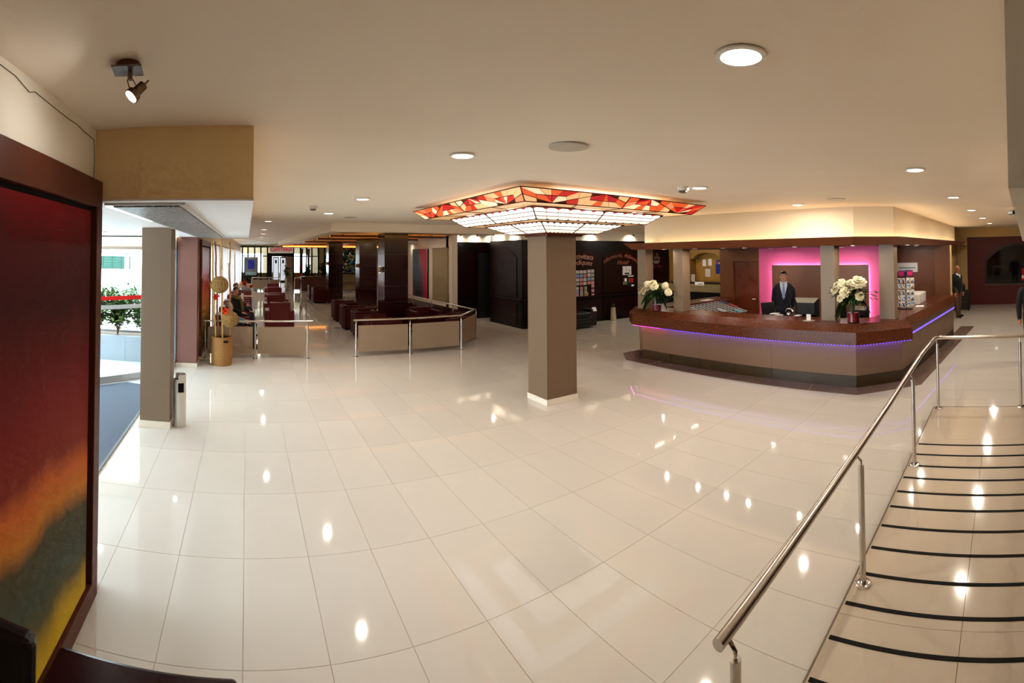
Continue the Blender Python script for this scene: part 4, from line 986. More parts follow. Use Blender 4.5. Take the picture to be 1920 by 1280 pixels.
MB().extr([(7.77, y, z) for y, z in arch(12.42, 13.92, .92, 2.12, 2.38)], (-.02, 0, 0)).build('arched_panel', BLACKWOOD2, PF)
MB().extr([(7.77, y, z) for y, z in [(12.42, .1), (13.92, .1), (13.92, .74), (12.42, .74)]], (-.02, 0, 0)).build('lower_panel', BLACKWOOD2, PF)
B(7.73, 7.77, 12.2, 14.05, .8, .86).build('dado_rail', BLACKWOOD2, PF)
# lettering
SAL = M('faded_salmon_paint', S(206, 142, 122), .6); SALD = M('dark_salmon_paint', S(150, 84, 68), .6)
def arc_text(name, body, label, x, z, size, rad, mat, shear=.28):
    t = thing(name, label, 'lettering', fpt(x, z, .021))
    def fn(u, v, w):
        a = u / rad; p = fpt(x + (rad + v) * math.sin(a), z + (rad + v) * math.cos(a) - rad, .0215 + w); return p
    text_mesh('letters', body, size, mat, t, fn, shear, .002)
arc_text('wall_lettering', 'Activitats', 'salmon painted word Activitats arching over the notice cards', 9.93, 2.06, .25, 2.2, SAL)
arc_text('wall_lettering', 'Lúdiques', 'salmon painted word Lúdiques, second line over the notice cards', 9.93, 1.87, .24, 2.2, SAL)
arc_text('wall_lettering', 'Informació, Aldevesa', 'dark salmon words Informació, Aldevesa arching over the posters', 11.62, 2.10, .19, 1.4, SALD)
arc_text('wall_lettering', 'Hotel', 'dark salmon painted word Hotel above the white poster', 11.68, 1.85, .22, 6, SALD)
arc_text('wall_lettering', 'del Mar', 'dark red words del Mar under the painted ship on the dark wall', 13.35, 1.68, .17, 6, M('dark_red_letter', S(110, 30, 30), .6))
shp = thing('ship_emblem', 'pale painted sailing ship emblem on the dark wall behind the reception', 'emblem', fpt(13.3, 1.85, .021))
GREYP = M('pale_emblem_paint', S(132, 106, 100), .6)
for poly in ([(13.15, 1.94), (13.22, 1.84), (13.42, 1.84), (13.52, 1.98), (13.4, 1.95), (13.25, 1.95)],): fpanel('hull', poly, GREYP, .002, shp, .0215)
for x, h in ((13.22, 2.2), (13.32, 2.28), (13.42, 2.16)): fpanel('mast', [(x, 1.96), (x + .012, 1.96), (x + .012, h), (x, h)], GREYP, .002, shp, .0215)
for x, z in ((13.245, 2.0), (13.345, 2.02), (13.345, 2.13), (13.44, 2.0)): fpanel('sail', [(x, z), (x + .06, z + .01), (x + .045, z + .09), (x, z + .1)], GREYP, .002, shp, .0215)
# notice cards
CARDM = [M('card_white', S(190, 184, 180), .6, noise=(60, .35)), M('card_pink', S(190, 140, 150), .6, noise=(60, .35)), M('card_blue', S(130, 150, 186), .6, noise=(60, .35)), M('card_grey', S(150, 156, 146), .6, noise=(60, .4)), M('card_redwhite', S(200, 120, 116), .6, noise=(50, .5))]
rc = random.Random(5)
def card(x, z, w, h, lab, mat, name='notice_card', group='notice cards on the dark wall'):
    t = MB().extr([fpt(a, b, .0215) for a, b in ((x, z), (x + w, z), (x + w, z + h), (x, z + h))], (FN.x * .003, FN.y * .003, 0)).build(name, mat)
    tag(t, lab, 'notice', group)
rows = ['top', 'second', 'third', 'fourth']
for r_ in range(4):
    for c_ in range(6):
        x = 9.58 + c_ * .145 + (.02 if c_ > 3 else 0); z = 1.59 - r_ * .125 + (.015 if c_ > 3 else 0)
        card(x, z, .125, .10, 'small notice card in the %s row, %s column of the wall display' % (rows[r_], ORD[c_]), rc.choice(CARDM) if r_ else CARDM[0])
for k in range(3): card(10.34, 1.0 - k * .15 + .12, .11, .105, 'pinkish notice card in the right hand column, %s below the main block' % ORD[k], CARDM[1])
for r_ in range(3):
    for c_ in range(3): card(9.72 + c_ * .165, 1.07 - r_ * .105, .11, .095, 'small notice card in the lower block, %s row, %s column' % (ORD[r_], ORD[c_]), rc.choice(CARDM))
card(10.04, .875, .16, .1, 'yellow notice card at the bottom of the lower block', M('card_yellow', S(210, 184, 90), .6)); card(9.88, .865, .11, .1, 'pale notice card beside the yellow one', CARDM[0])
def poster(label, x, z, w, h, mat, extra=()):
    t = thing('poster', label, 'poster', fpt(x, z, .022))
    fpanel('sheet', [(x, z), (x + w, z), (x + w, z + h), (x, z + h)], mat, .003, t, .0215)
    for nm, a, b, c, d, m in extra: fpanel(nm, [(x + a, z + b), (x + a + c, z + b), (x + a + c, z + b + d), (x + a, z + b + d)], m, .002, t, .0246)
poster('white printed poster on the dark wall under the word Hotel', 11.68, 1.48, .40, .30, M('grey_print', S(196, 190, 192), .6, noise=(8, .35)), [('print', .1, .02, .2, .06, M('dark_print', S(50, 44, 60), .6))])
poster('small dark poster with a white and green picture', 11.68, 1.14, .22, .27, M('dark_sheet', S(24, 24, 20), .5), [('picture', .08, .12, .1, .1, PAPER), ('picture', .01, .01, .2, .1, M('green_print', S(96, 108, 70), .6, noise=(30, .4)))])
poster('black poster with two red figures and a white label', 11.9, 1.06, .31, .42, BLACK, [('title', .03, .36, .25, .03, PAPER), ('figure', .06, .16, .08, .14, M('print_red', S(186, 26, 24), .5)), ('figure', .17, .16, .08, .14, M('print_red')), ('label', .18, .02, .12, .05, PAPER)])
# little spotlights above the panelling
def wall_spot(x, y, z, dx, dy, label, e=4.5):
    z += .12
    t = thing('wall_spotlight', label, 'spotlight', (x, y, z), 'small spotlights above the dark panelling')
    MB().tube([(x, y, z + .06), (x + dx * .2, y + dy * .2, z + .07), (x + dx * .22, y + dy * .22, z + .04)], .007, 6).build('arm', NICKEL, t)
    MB().lathe([(.018, .05), (.03, .03), (.034, -.02), (.03, -.02)], (x + dx * .22, y + dy * .22, z), 14).build('head', NICKEL, t, smooth=True)
    MB().lathe([(.028, -.019), (.028, -.017)], (x + dx * .22, y + dy * .22, z), 12).build('bulb', M('spot_bulb'), t)
    l = light('AREA', (dx * .22, dy * .22, -.024), e, (1, .9, .74), .05, spread=2.2, parent=t)
    l.rotation_euler = Vector((-dx * 1.1, -dy * 1.1, -1)).to_track_quat('-Z', 'Y').to_euler()
for x, lab in ((7.1, 'first'), (7.75, 'second'), (8.4, 'third')): wall_spot(x, 15.2, 2.75, 0, -1, lab + ' small spotlight above the recessed part of the dark panelling')
for x, lab in ((8.6, 'first'), (10.34, 'second'), (12.04, 'third')):
    p = fpt(x, 2.72, -.02); wall_spot(p[0], p[1], 2.72, FN.x, FN.y, lab + ' small spotlight above the front of the dark panelling')
wall_spot(6.75, 18.9, 2.5, -1, 0, 'small spotlight on the cream wall left of the red painting', 1)
for y, lab in ((12.6, 'first'), (13.5, 'second')): wall_spot(7.785, y, 2.72, -1, 0, lab + ' small spotlight above the side of the dark panelling')
# massage chair and tapered bin
mc = thing('massage_chair', 'black massage armchair with white armrest ends half hidden by the taupe pillar', 'armchair', (9.1, 11.2, 0))
BL = M('black_leather', (.012, .01, .01), .4)
B(8.55, 9.72, 10.98, 11.55, .05, .36).build('base', BL, mc, bevel=.05, seg=3)
B(8.75, 9.5, 10.96, 11.4, .34, .48).build('seat', BL, mc, bevel=.05, seg=3)
for x in (8.55, 9.5): B(x, x + .22, 10.98, 11.5, .3, .56).build('armrest', BL, mc, bevel=.05, seg=3)
B(8.66, 9.06, 11.3, 11.6, .4, 1.22).build('backrest', BL, mc, bevel=.09, seg=3)
for x in (8.56, 9.52): MB().obox((x + .1, 11.0, .55), (.13, .03, .13), 0, Matrix.Rotation(-.6, 3, 'X')).build('armrest_pad', M('white_plastic', S(232, 230, 228), .4), mc)
for z in (.2, .28): B(8.7, 9.45, 10.965, 10.98, z, z + .012).build('seam', M('grey_trim', S(70, 66, 64), .4), mc)
tp = thing('tapered_bin', 'cream tapered bin with a dark lid against the dark panelling', 'bin', (11.1, 11.72, 0))
MB().lathe([(.10, 0), (.105, .03), (.075, .44), (.07, .44)], (11.1, 11.74, 0), 20).build('body', M('cream_plastic', S(196, 178, 148), .5), tp, smooth=True)
MB().lathe([(.078, .44), (.08, .47), (.05, .54), (.01, .56)], (11.1, 11.74, 0), 20).build('lid', BLACK, tp, smooth=True)
# ================================================================== RECEPTION
PATH = [(10.7, 7.22), (7.74, 7.34), (7.49, 7.03), (7.41, 2.41), (7.95, 1.77), (12.15, 1.36)]
GRAN = cell_mat('red_brown_granite', [S(96, 46, 22), S(76, 34, 17), S(108, 54, 28), S(62, 26, 14), S(88, 40, 20), S(124, 66, 36), S(80, 36, 18), S(50, 22, 13)], 190, .26)
gt = thing('granite_worktop', 'thick red brown granite top of the reception counter', 'worktop', (7.5, 4.5, 1.0))
prof_front = [(0, .72), (.22, .72), (.22, .92), (.09, 1.04), (-.5, 1.04), (-.5, 1.0), (0, 1.0)]
prof_side = [(0, .90), (.12, .90), (.02, 1.04), (-.55, 1.04), (-.55, 1.0), (0, 1.0)]
for i in range(0, 4): sweep(PATH, prof_front, i, i + 1).build('granite_slab', GRAN, gt)
sweep(PATH, prof_side, 4, 5).build('granite_slab', GRAN, gt)
cb = thing('reception_counter', 'long angular taupe reception counter with dark plinth and violet light strip', 'counter', (7.5, 4.5, 0))
PANL = M('counter_laminate', S(126, 95, 68), .42, noise=(50, .04))
PLIN = M('dark_plinth_tile', S(62, 46, 26), .22, noise=(6, .12))
def seg_pts(i, n):
    a = Vector(PATH[i]); b = Vector(PATH[i + 1]); return [tuple(a.lerp(b, k / n)) for k in range(n + 1)]
core = MB(); sweep(PATH, [(-.04, 0), (-.012, 0), (-.012, 1.0), (-.04, 1.0)], mb=core); core.build('carcass', BLACKM, cb)
def along(i, t0, t1, prof, name, mat, gap=.003):
    L = (Vector(PATH[i + 1]) - Vector(PATH[i])).length; offs = [miter(PATH, d) for d, z in prof]
    rings = []
    for t, g in ((t0, gap), (t1, -gap)):
        tt = t + g / L if 0 < t < 1 else t
        rings.append([tuple(offs[k][i].lerp(offs[k][i + 1], tt)) + (prof[k][1],) for k in range(len(prof))])
    return MB().loft(rings).build(name, mat, cb)
for i, n in ((0, 3), (1, 1), (2, 3), (3, 1), (4, 4)):
    for k in range(n):
        along(i, k / n, (k + 1) / n, [(-.011, .19), (.0, .19), (.02, .72), (-.011, .72)], 'front_panel', PANL, .0015)
        if i == 4: along(i, k / n, (k + 1) / n, [(-.011, .735), (.02, .735), (.02, .90), (-.011, .90)], 'upper_panel', PANL, .0015)
for i, n in ((0, 4), (1, 1), (2, 6), (3, 1), (4, 6)):
    for k in range(n): along(i, k / n, (k + 1) / n, [(-.011, 0), (.0, 0), (.0, .185), (-.011, .185)], 'plinth_tile', PLIN)
VIO = M('violet_led', emit=((.10, .045, 1.0), 4)); PNK = M('magenta_led', emit=((1.0, .06, .75), 4))
def led_run(i, t0, t1, d, z, mat):
    o_ = miter(PATH, d); a = o_[i].lerp(o_[i + 1], t0); b_ = o_[i].lerp(o_[i + 1], t1); n = max(1, int((b_ - a).length / .055)); m = MB(); ang = math.atan2((b_ - a).y, (b_ - a).x)
    for k in range(n): c = a.lerp(b_, (k + .5) / n); m.obox((c.x, c.y, z), (.022, .014, .009), ang)
    o = m.build('led_strip', mat, cb); o['kind'] = 'stuff'
    return o
VIOG = M('violet_fill_led', emit=((.14, .06, 1.0), 24)); PNKG = M('magenta_fill_led', emit=((1.0, .1, .8), 12))  # hidden tapes added behind the LED dots to throw glow on the panels
prof_led = [(.098, .694), (.102, .694), (.102, .718), (.098, .718)]
for i in (1, 2, 3): along(i, 0, 1, [(.103, .688), (.115, .688), (.115, .7195), (.103, .7195)], 'tape_shield_lip', BROWN)  # lip added to keep the hidden tape out of the floor reflection
along(1, 0, 1, prof_led, 'led_tape', PNKG); along(2, 0, .16, prof_led, 'led_tape', PNKG); along(2, .16, 1, prof_led, 'led_tape', VIOG); along(3, 0, 1, prof_led, 'led_tape', VIOG)
led_run(1, 0, 1, .205, .7155, PNK); led_run(2, 0, .16, .205, .7155, PNK); led_run(2, .16, 1, .205, .7155, VIO); led_run(3, 0, 1, .205, .7155, VIO); along(4, 0, 1, [(.021, .704), (.03, .704), (.03, .733), (.021, .733)], 'led_tape', M('violet_soft_led', emit=((.17, .09, .85), 1.6)))
B(12.13, 12.17, 1.36, 2.0, 0, 1.0).build('end_panel', PANL, cb)
# dark border tiles in the floor around the counter
RING = M('dark_floor_border', S(122, 102, 90), .16, noise=(5, .08), spec=.6)
RP = PATH[:5] + [(13.7, 1.3)]
OFF = [miter(RP, d) for d in (-.02, .36)]
for i, n in ((0, 4), (1, 1), (2, 6), (3, 1), (4, 6)):
    for k in range(n):
        t0, t1 = k / n, (k + 1) / n; q = [OFF[0][i].lerp(OFF[0][i + 1], t0 + .0006), OFF[0][i].lerp(OFF[0][i + 1], t1 - .0006), OFF[1][i].lerp(OFF[1][i + 1], t1 - .0006), OFF[1][i].lerp(OFF[1][i + 1], t0 + .0006)]
        MB().prism(q, .0002, .003).build('border_tile', RING, floor)
# columns between counter and canopy
for (x, y, s, lab) in ((7.68, 7.1, .24, 'taupe counter column at the left corner, behind a vase of flowers'), (7.68, 6.1, .24, 'taupe counter column second from the left'), (7.68, 2.93, .25, 'taupe counter column right of the computer screen'), (8.03, 2.0, .26, 'taupe counter column next to the postcard rack')):
    struct(B(x - s / 2, x + s / 2, y - s / 2, y + s / 2, 1.04, 2.32).build('pillar', M('column_taupe', S(134, 112, 88), .45, noise=(50, .04)), bevel=.003), lab)
# canopy: slanted brown fascia, dark soffit with small lamps, cream bulkhead above
KP = [(10.9, 7.3), (7.25, 7.08), (7.2, 2.36), (7.73, 1.83), (15.5, 1.42)]
can = struct(MB().prism(KP + [(18.8, 1.5), (18.8, 7.9), (12.2, 7.9), (10.9, 7.6)], 2.295, 2.31).build('ceiling_canopy', M('canopy_soffit', S(70, 40, 24), .5)), 'brown canopy over the reception')
FASC = M('canopy_fascia', S(112, 54, 22), .42, noise=(5, .05))
for i in range(4): sweep(KP, [(-.03, 2.29), (.0, 2.29), (.13, 2.42), (.09, 2.42)], i, i + 1).build('fascia_board', FASC, can)
BK = [(10.9, 7.62), (8.1, 7.5), (8.27, 2.69), (8.62, 2.03), (12.4, 1.93), (17.4, 1.84)]
bulk = struct(sweep(BK, [(0, 2.31), (0, 3.0), (-.12, 3.0), (-.12, 2.31)]).build('wall_reception_bulkhead', M('bulkhead_cream', S(232, 216, 186), .6, noise=(2, .02))), 'cream bulkhead above the reception canopy')
COVE = M('warm_cove_led', emit=((1, .76, .46), 18))
cl = thing('cove_light', 'warm light strip behind the canopy fascia of the reception', 'light strip', (8, 4, 2.33))
for i in range(5): sweep(BK, [(.10, 2.315), (.13, 2.315), (.13, 2.335), (.10, 2.335)], i, i + 1).build('led_strip', COVE, cl)
for k, (x, y) in enumerate(((7.5, 6.4), (7.5, 5.62), (7.55, 5.0), (7.5, 4.5), (7.5, 3.5), (7.5, 2.45), (8.6, 1.78), (9.3, 1.74))):
    downlight(x, y, 2.295, .04, 5.0, ORD[k] + ' small lamp from the left under the reception canopy', group='small lamps under the reception canopy')
for k, (x, y) in enumerate(((10.2, 5.4), (10.2, 3.6), (11.7, 2.2), (12.6, 9.2))):
    downlight(x, y, 2.295 if y < 7 else 3.0, .05, (12, 12, 4, 10)[k], ('left', 'right', 'farther', 'distant')[k] + ' lamp of the reception back office ceiling', group='back office lamps')
# back walls of the reception
PINK = M('magenta_wall', S(236, 96, 150), .55, noise=(4, .03))
struct(B(11.0, 11.15, 2.93, 6.17, 0, 2.3).build('wall_reception_pink', PINK))
pnl = thing('brown_back_panel', 'brown panel with a pink glow on the magenta wall behind the receptionist', 'panel', (10.93, 4.5, .6))
B(10.915, 10.945, 3.2, 5.75, .5, 1.87).build('board', M('back_panel_brown', S(104, 66, 46), .45, noise=(5, .04)), pnl, bevel=.003)
PLED = M('pink_led', emit=((1.0, .72, .88), 20))
B(10.955, 10.975, 3.24, 5.71, 1.82, 1.85).build('led_strip', PLED, pnl); B(10.955, 10.975, 3.225, 3.25, .55, 1.82).build('led_strip', PLED, pnl); B(10.955, 10.975, 5.70, 5.725, .55, 1.82).build('led_strip', PLED, pnl)
for y, z in ((3.6, 1.2), (5.3, 1.2)): B(10.945, 10.998, y - .03, y + .03, z, z + .1).build('spacer', BLACKM, pnl)
WB = M('wine_brown_wall', S(116, 62, 28), .45, noise=(4, .06))
wb = struct(MB().box(11.0, 11.15, 6.17, 7.28, 1.96, 2.3).box(11.0, 11.15, 6.96, 7.28, 0, 1.96).box(11.0, 11.15, 6.17, 6.2, 0, 1.96).build('wall_reception_brown', WB))
d4 = struct(B(11.03, 11.07, 6.2, 6.96, 0, 1.95).build('door_4', M('brown_door', S(112, 50, 26), .4, noise=(3, .08), stretch=(1, 1, .2))), 'brown door behind the reception')
MB().tube([(11.02, 6.27, .98), (11.0, 6.27, .98), (11.0, 6.38, .98)], .009, 8).build('handle', CHROME, d4)
for y0, y1, z0, z1 in ((6.17, 6.2, 0, 1.99), (6.955, 6.985, 0, 1.99)): B(10.985, 11.0, y0, y1, z0, z1).build('architrave', WB, d4)
struct(B(11.15, 12.4, 2.93, 3.05, 0, 2.3).build('wall_reception_return', WB))
wr = struct(B(12.4, 12.55, 1.44, 2.95, 0, 2.3).build('wall_reception_right', WB))
B(12.3, 12.4, 1.44, 1.84, 0, 2.3).build('pilaster', M('pilaster_brown', S(120, 72, 40), .5), wr); B(12.29, 12.56, 1.425, 1.44, 0, 2.3).build('edge_trim', M('ochre_cream'), wr)
# ochre niche left of the brown wall
OCH = M('ochre_wall', S(168, 120, 44), .6, noise=(3, .05))
wo = struct(B(14.0, 14.15, 7.6, 11.9, 0, 3.0).build('wall_niche', OCH))
struct(B(11.15, 12.45, 7.28, 7.5, 0, 3.0).build('wall_niche_side', WB)); struct(B(12.35, 14.2, 7.5, 7.95, 0, 3.0).build('wall_niche_end', WB))
struct(B(12.55, 14.1, 1.95, 2.1, 0, 2.3).build('wall_behind_corridor', CREAM)); struct(B(14.1, 18.9, 1.9, 2.05, 0, 2.3).build('wall_corridor_left', M('ochre_cream')))
MB().extr([(13.95, y, z) for y, z in [(9.0, 2.0), (9.2, 2.0)] + [(9.75 - .55 * math.cos(math.pi * k / 14), 2.0 + .22 * math.sin(math.pi * k / 14)) for k in range(15)] + [(10.3, 2.0), (10.5, 2.0), (10.5, 2.5), (9.0, 2.5)]], (-.3, 0, 0)).build('arch_beam', M('ochre_dark', S(140, 104, 48), .6), wo)
B(13.55, 14.0, 10.45, 10.9, 0, 2.5).build('arch_pier', M('ochre_dark'), wo)
nc = thing('taupe_shelf_counter', 'olive taupe counter shelf in the ochre niche behind the reception', 'counter', (13.2, 9.6, 0))
B(12.9, 13.5, 8.6, 11.6, .92, 1.14).build('worktop', M('olive_taupe', S(128, 110, 72), .5), nc); B(13.1, 13.5, 8.65, 11.55, 0, .92).build('body', BLACKM, nc); B(13.5, 13.98, 8.6, 11.2, 1.14, 1.2).build('back_ledge', BLACK, nc)
def wallsheet(name, label, y0, y1, z0, z1, mat, extra=(), x=13.99):
    t = thing(name, label, 'poster', (x, y0, z0)); B(x - .006, x, y0, y1, z0, z1).build('sheet', mat, t)
    for nm, a, b, c, d, m in extra: B(x - .009, x - .006, a, b, c, d).build(nm, m, t)
    return t
wallsheet('white_notice', 'left one of two white notices on the ochre wall', 10.0, 10.15, 1.74, 1.98, PAPER); wallsheet('white_notice', 'right one of two white notices on the ochre wall', 9.75, 9.9, 1.76, 2.0, PAPER)
wallsheet('printed_list', 'white printed list hanging below the two notices', 9.82, 10.03, 1.36, 1.68, M('list_print', S(206, 196, 186), .6, noise=(60, .25)), [('header', 9.82, 10.03, 1.655, 1.68, M('violet_print', S(70, 50, 90), .6))])
gp = wallsheet('blue_poster', 'blue poster with orange letter and white strip on the ochre wall', 9.1, 9.58, 1.47, 1.96, M('deep_blue_print', S(20, 40, 124), .5), [('white_strip', 9.2, 9.34, 1.5, 1.75, PAPER)])
text_mesh('letter', 'G', .17, M('orange_print', S(226, 120, 50), .5), gp, lambda x, y, z: (13.98 - z, 9.52 - x, 1.82 + y), 0, .002); text_mesh('lettering', 'generali', .1, PAPER, gp, lambda x, y, z: (13.98 - z, 9.30 - x, 1.84 + y), 0, .002)
wallsheet('leaflet_stand', 'small leaflet picture standing on the niche shelf', 10.28, 10.46, 1.2, 1.46, M('leaflet_print', S(190, 178, 160), .6, noise=(18, .4)), x=13.7)
ws = thing('name_plate', 'white name plate standing on the olive taupe shelf', 'sign', (12.95, 9.5, 1.14)); B(12.94, 12.96, 9.35, 9.72, 1.14, 1.25).build('plate', PAPER, ws); B(12.935, 12.94, 9.4, 9.6, 1.17, 1.19).build('print', M('grey_trim'), ws)

# inner desk and its equipment
idk = thing('inner_desk', 'black work desk behind the reception counter', 'desk', (8.4, 4.5, 0))
B(7.95, 8.75, 2.5, 5.8, .80, .84).build('desk_top', BLACK, idk); B(7.96, 8.0, 2.5, 5.8, 0, .80).build('front_board', BLACKM, idk); B(8.0, 8.7, 2.5, 2.54, 0, .8).build('side_board', BLACKM, idk); B(8.0, 8.7, 5.76, 5.8, 0, .8).build('side_board', BLACKM, idk)
def monitor(label, x, y, rz, w=.48, h=.36, base=.84):
    t = thing('computer_monitor', label, 'monitor', (0, 0, 0))
    MB().box(-.02, .02, -w / 2, w / 2, .13, .13 + h).build('screen_case', BLACK, t, bevel=.008)
    MB().loft([[(-.021, -w / 2, .13), (-.021, w / 2, .13), (-.021, w / 2, .13 + h), (-.021, -w / 2, .13 + h)], [(-.09, -w * .36, .18), (-.09, w * .36, .18), (-.09, w * .36, .1 + h * .84), (-.09, -w * .36, .1 + h * .84)]]).build('rear_shell', M('monitor_black', (.014, .013, .012), .5, spec=.2), t)
    MB().add([(-.0215, -w / 2, .13 + h), (-.0215, w / 2, .13 + h), (-.091, w * .36, .1 + h * .84), (-.091, -w * .36, .1 + h * .84)], [(0, 1, 2, 3)]).build('top_bevel', M('monitor_edge', S(150, 138, 118), .4), t)
    MB().box(.021, .024, -w / 2 + .02, w / 2 - .02, .15, .11 + h).build('screen', M('screen_glow', emit=((.6, .7, .9), .6)), t)
    MB().tube([(0, 0, .0), (-.02, 0, .16)], .03, 10).build('stand', BLACK, t); MB().lathe([(.12, 0), (.12, .012), (.05, .02)], n=20).build('foot', BLACK, t)
    t.location = (x, y, base); t.rotation_euler = (0, 0, rz); return t
monitor('flat computer monitor seen from behind, right of the receptionist', 8.4, 3.68, .05)
monitor('second monitor half hidden behind the counter column', 8.42, 3.12, -.1, .44, .30)
monitor('computer monitor behind the right vase of flowers', 8.45, 2.62, -.15, .3, .22)
lt = thing('laptop_screen', 'black laptop tilted open at the edge of the magenta wall', 'laptop', (8.25, 4.45, .84))
MB().obox((8.3, 4.47, 1.10), (.02, .26, .27), 0, Matrix.Rotation(-.25, 3, 'Y') @ Matrix.Rotation(.35, 3, 'Z')).build('lid', BLACK, lt, bevel=.004); MB().obox((8.22, 4.44, .86), (.26, .26, .03), .35).build('keyboard', BLACK, lt); B(8.2, 8.32, 4.36, 4.52, .875, 1.0).build('dock', BLACK, lt)
tr = thing('desk_telephone', 'chrome and black desk telephone before the receptionist', 'telephone', (8.2, 3.95, .84))
MB().obox((8.22, 3.95, .93), (.16, .14, .18), .3).build('body', BLACK, tr, bevel=.02); MB().ell((8.14, 3.95, 1.03), (.03, .05, .05), 12, 8).build('cradle', CHROME, tr, smooth=True); MB().tube([(8.2, 3.88, 1.08), (8.2, 3.92, 1.13), (8.2, 4.0, 1.13), (8.2, 4.03, 1.07)], .022, 8).build('handset', CHROME, tr, smooth=True)
for lab, x, y, w, d, h, m in (('white printer tray beside the laptop', 8.1, 4.22, .16, .14, .20, M('white_plastic')), ('flat white papers behind the counter edge', 8.02, 4.08, .1, .12, .19, PAPER), ('white notepad below the telephone', 8.06, 3.72, .14, .1, .19, PAPER)):
    t = thing('desk_tray', lab, 'tray', (x, y, .84)); B(x - w / 2, x + w / 2, y - d / 2, y + d / 2, .84, .84 + h).build('box', BLACKM, t); B(x - w / 2, x + w / 2, y - d / 2, y + d / 2, .84 + h, .85 + h).build('sheet', m, t)
cn = thing('business_card_stand', 'white card stand on a round glass dish on the granite top', 'card stand', (7.42, 3.24, 1.04))
MB().lathe([(.10, 1.0405), (.105, 1.046), (.06, 1.044)], (7.45, 3.24, 0), 24, ).build('dish', M('pale_dish', S(190, 176, 160), .2), cn, smooth=True); MB().obox((7.45, 3.24, 1.10), (.02, .075, .10)).build('card', PAPER, cn)
# slanted wire brochure rack inside the left end of the counter
br = thing('brochure_rack', 'slanted wire grid rack of brochures inside the left end of the counter', 'rack', (8.7, 6.3, .84))
def rp(u, v, up=0.): return (8.0 + u * 1.85, 6.62 - v * .75, 1.02 - v * .20 + up)
GRID = M('grid_white', S(206, 202, 196), .4)
for k in range(14): MB().tube([rp(k / 13, 0), rp(k / 13, 1)], .009, 5).build('grid_bar', GRID, br)
for k in range(9): MB().tube([rp(0, k / 8, .004), rp(1, k / 8, .004)], .006, 5).build('grid_bar', GRID, br)
MB().add([rp(0, 0, -.02), rp(1, 0, -.02), rp(1, 1, -.02), rp(0, 1, -.02), rp(0, 0, -.03), rp(1, 0, -.03), rp(1, 1, -.03), rp(0, 1, -.03)], [(0, 1, 2, 3), (4, 5, 6, 7), (0, 1, 5, 4), (1, 2, 6, 5), (2, 3, 7, 6), (3, 0, 4, 7)]).build('backing', M('rack_grey', S(84, 86, 92), .5, noise=(12, .3)), br)
for x, y in ((8.05, 6.55), (9.75, 6.55), (8.8, 6.0)): B(x - .02, x + .02, y - .02, y + .02, 0, 1.0 - (6.62 - y) / .75 * .2 - .03).build('leg', BLACKM, br)
BROM = [M('bro_cyan', S(110, 160, 170), .5, noise=(18, .3)), M('bro_white', S(196, 200, 206), .5, noise=(18, .3)), M('bro_navy', S(50, 70, 110), .5, noise=(18, .3)), M('bro_red', S(150, 60, 60), .5, noise=(18, .4))]
rb = random.Random(9)
blab = ['cyan brochure at the left of the wire rack', 'white brochure in the middle of the wire rack', 'navy brochure at the upper right of the wire rack', 'red and white brochure at the right edge of the wire rack', 'pale brochure near the lower right of the wire rack']
for k, (u, v, m) in enumerate(((.22, .45, 0), (.58, .5, 1), (.93, .02, 2), (.95, .3, 3), (.8, .75, 0))):
    t = MB().add([rp(u, v, .012), rp(u + .09, v, .012), rp(u + .09, v + .3, .012), rp(u, v + .3, .012), rp(u, v, .018), rp(u + .09, v, .018), rp(u + .09, v + .3, .018), rp(u, v + .3, .018)], [(0, 1, 2, 3), (4, 5, 6, 7), (0, 1, 5, 4), (1, 2, 6, 5), (2, 3, 7, 6), (3, 0, 4, 7)]).build('brochure', BROM[m])
    tag(t, blab[k], 'brochure', 'brochures on the wire rack')
pw = MB().obox((9.75, 6.95, 1.043), (.36, .2, .004), .1).build('paper_sheet', PAPER); tag(pw, 'white sheets lying on the left wing of the granite top', 'paper')

# flower arrangements
PETAL = M('cream_petal', S(240, 230, 190), .55, noise=(9, .05)); STEM = M('flower_stem', S(62, 84, 40), .6)
GLASS = glass_mat('vase_glass', (.95, .96, .97)); LFM = M('fern_leaf', S(28, 62, 24), .45, noise=(14, .2)); LFM2 = M('fern_leaf_light', S(72, 92, 36), .45, noise=(14, .2))
def flower_mesh(kind, r, seed):
    rr = random.Random(seed); m = MB()
    if kind == 'ball':
        m.ell((0, 0, 0), r * .8, 14, 10)
        for k in range(70):
            d = Vector((rr.gauss(0, 1), rr.gauss(0, 1), rr.gauss(0, 1))).normalized(); c = d * r * .72; s = d.orthogonal().normalized(); u = d.cross(s)
            m.add([c - s * r * .2, c + u * r * .2 + d * r * .16, c + s * r * .2, c - u * r * .2 + d * r * .16, c + d * r * .3], [(0, 1, 4), (1, 2, 4), (2, 3, 4), (3, 0, 4)])
    else:
        for ring, (n, tilt, L) in enumerate(((9, .2, 1.0), (8, .6, .95), (7, 1.0, .85), (5, 1.35, .7))):
            for k in range(n):
                a = 2 * math.pi * (k + .5 * ring) / n + rr.uniform(-.15, .15); d = Vector((math.cos(a) * math.cos(tilt), math.sin(a) * math.cos(tilt), math.sin(tilt))); s = Vector((-math.sin(a), math.cos(a), 0)); up = d.cross(s) * -1
                Lr = L * r * rr.uniform(.9, 1.1); w = Lr * .45; c = d * r * .08
                m.add([c, c + d * Lr * .4 + s * w - up * .0, c + d * Lr * .8 + s * w * .8 + up * Lr * .2, c + d * Lr + up * Lr * .32, c + d * Lr * .8 - s * w * .8 + up * Lr * .2, c + d * Lr * .4 - s * w, c + d * Lr * .5 - up * Lr * .08], [(0, 1, 6), (1, 2, 6), (2, 3, 6), (3, 4, 6), (4, 5, 6), (5, 0, 6)])
    return m
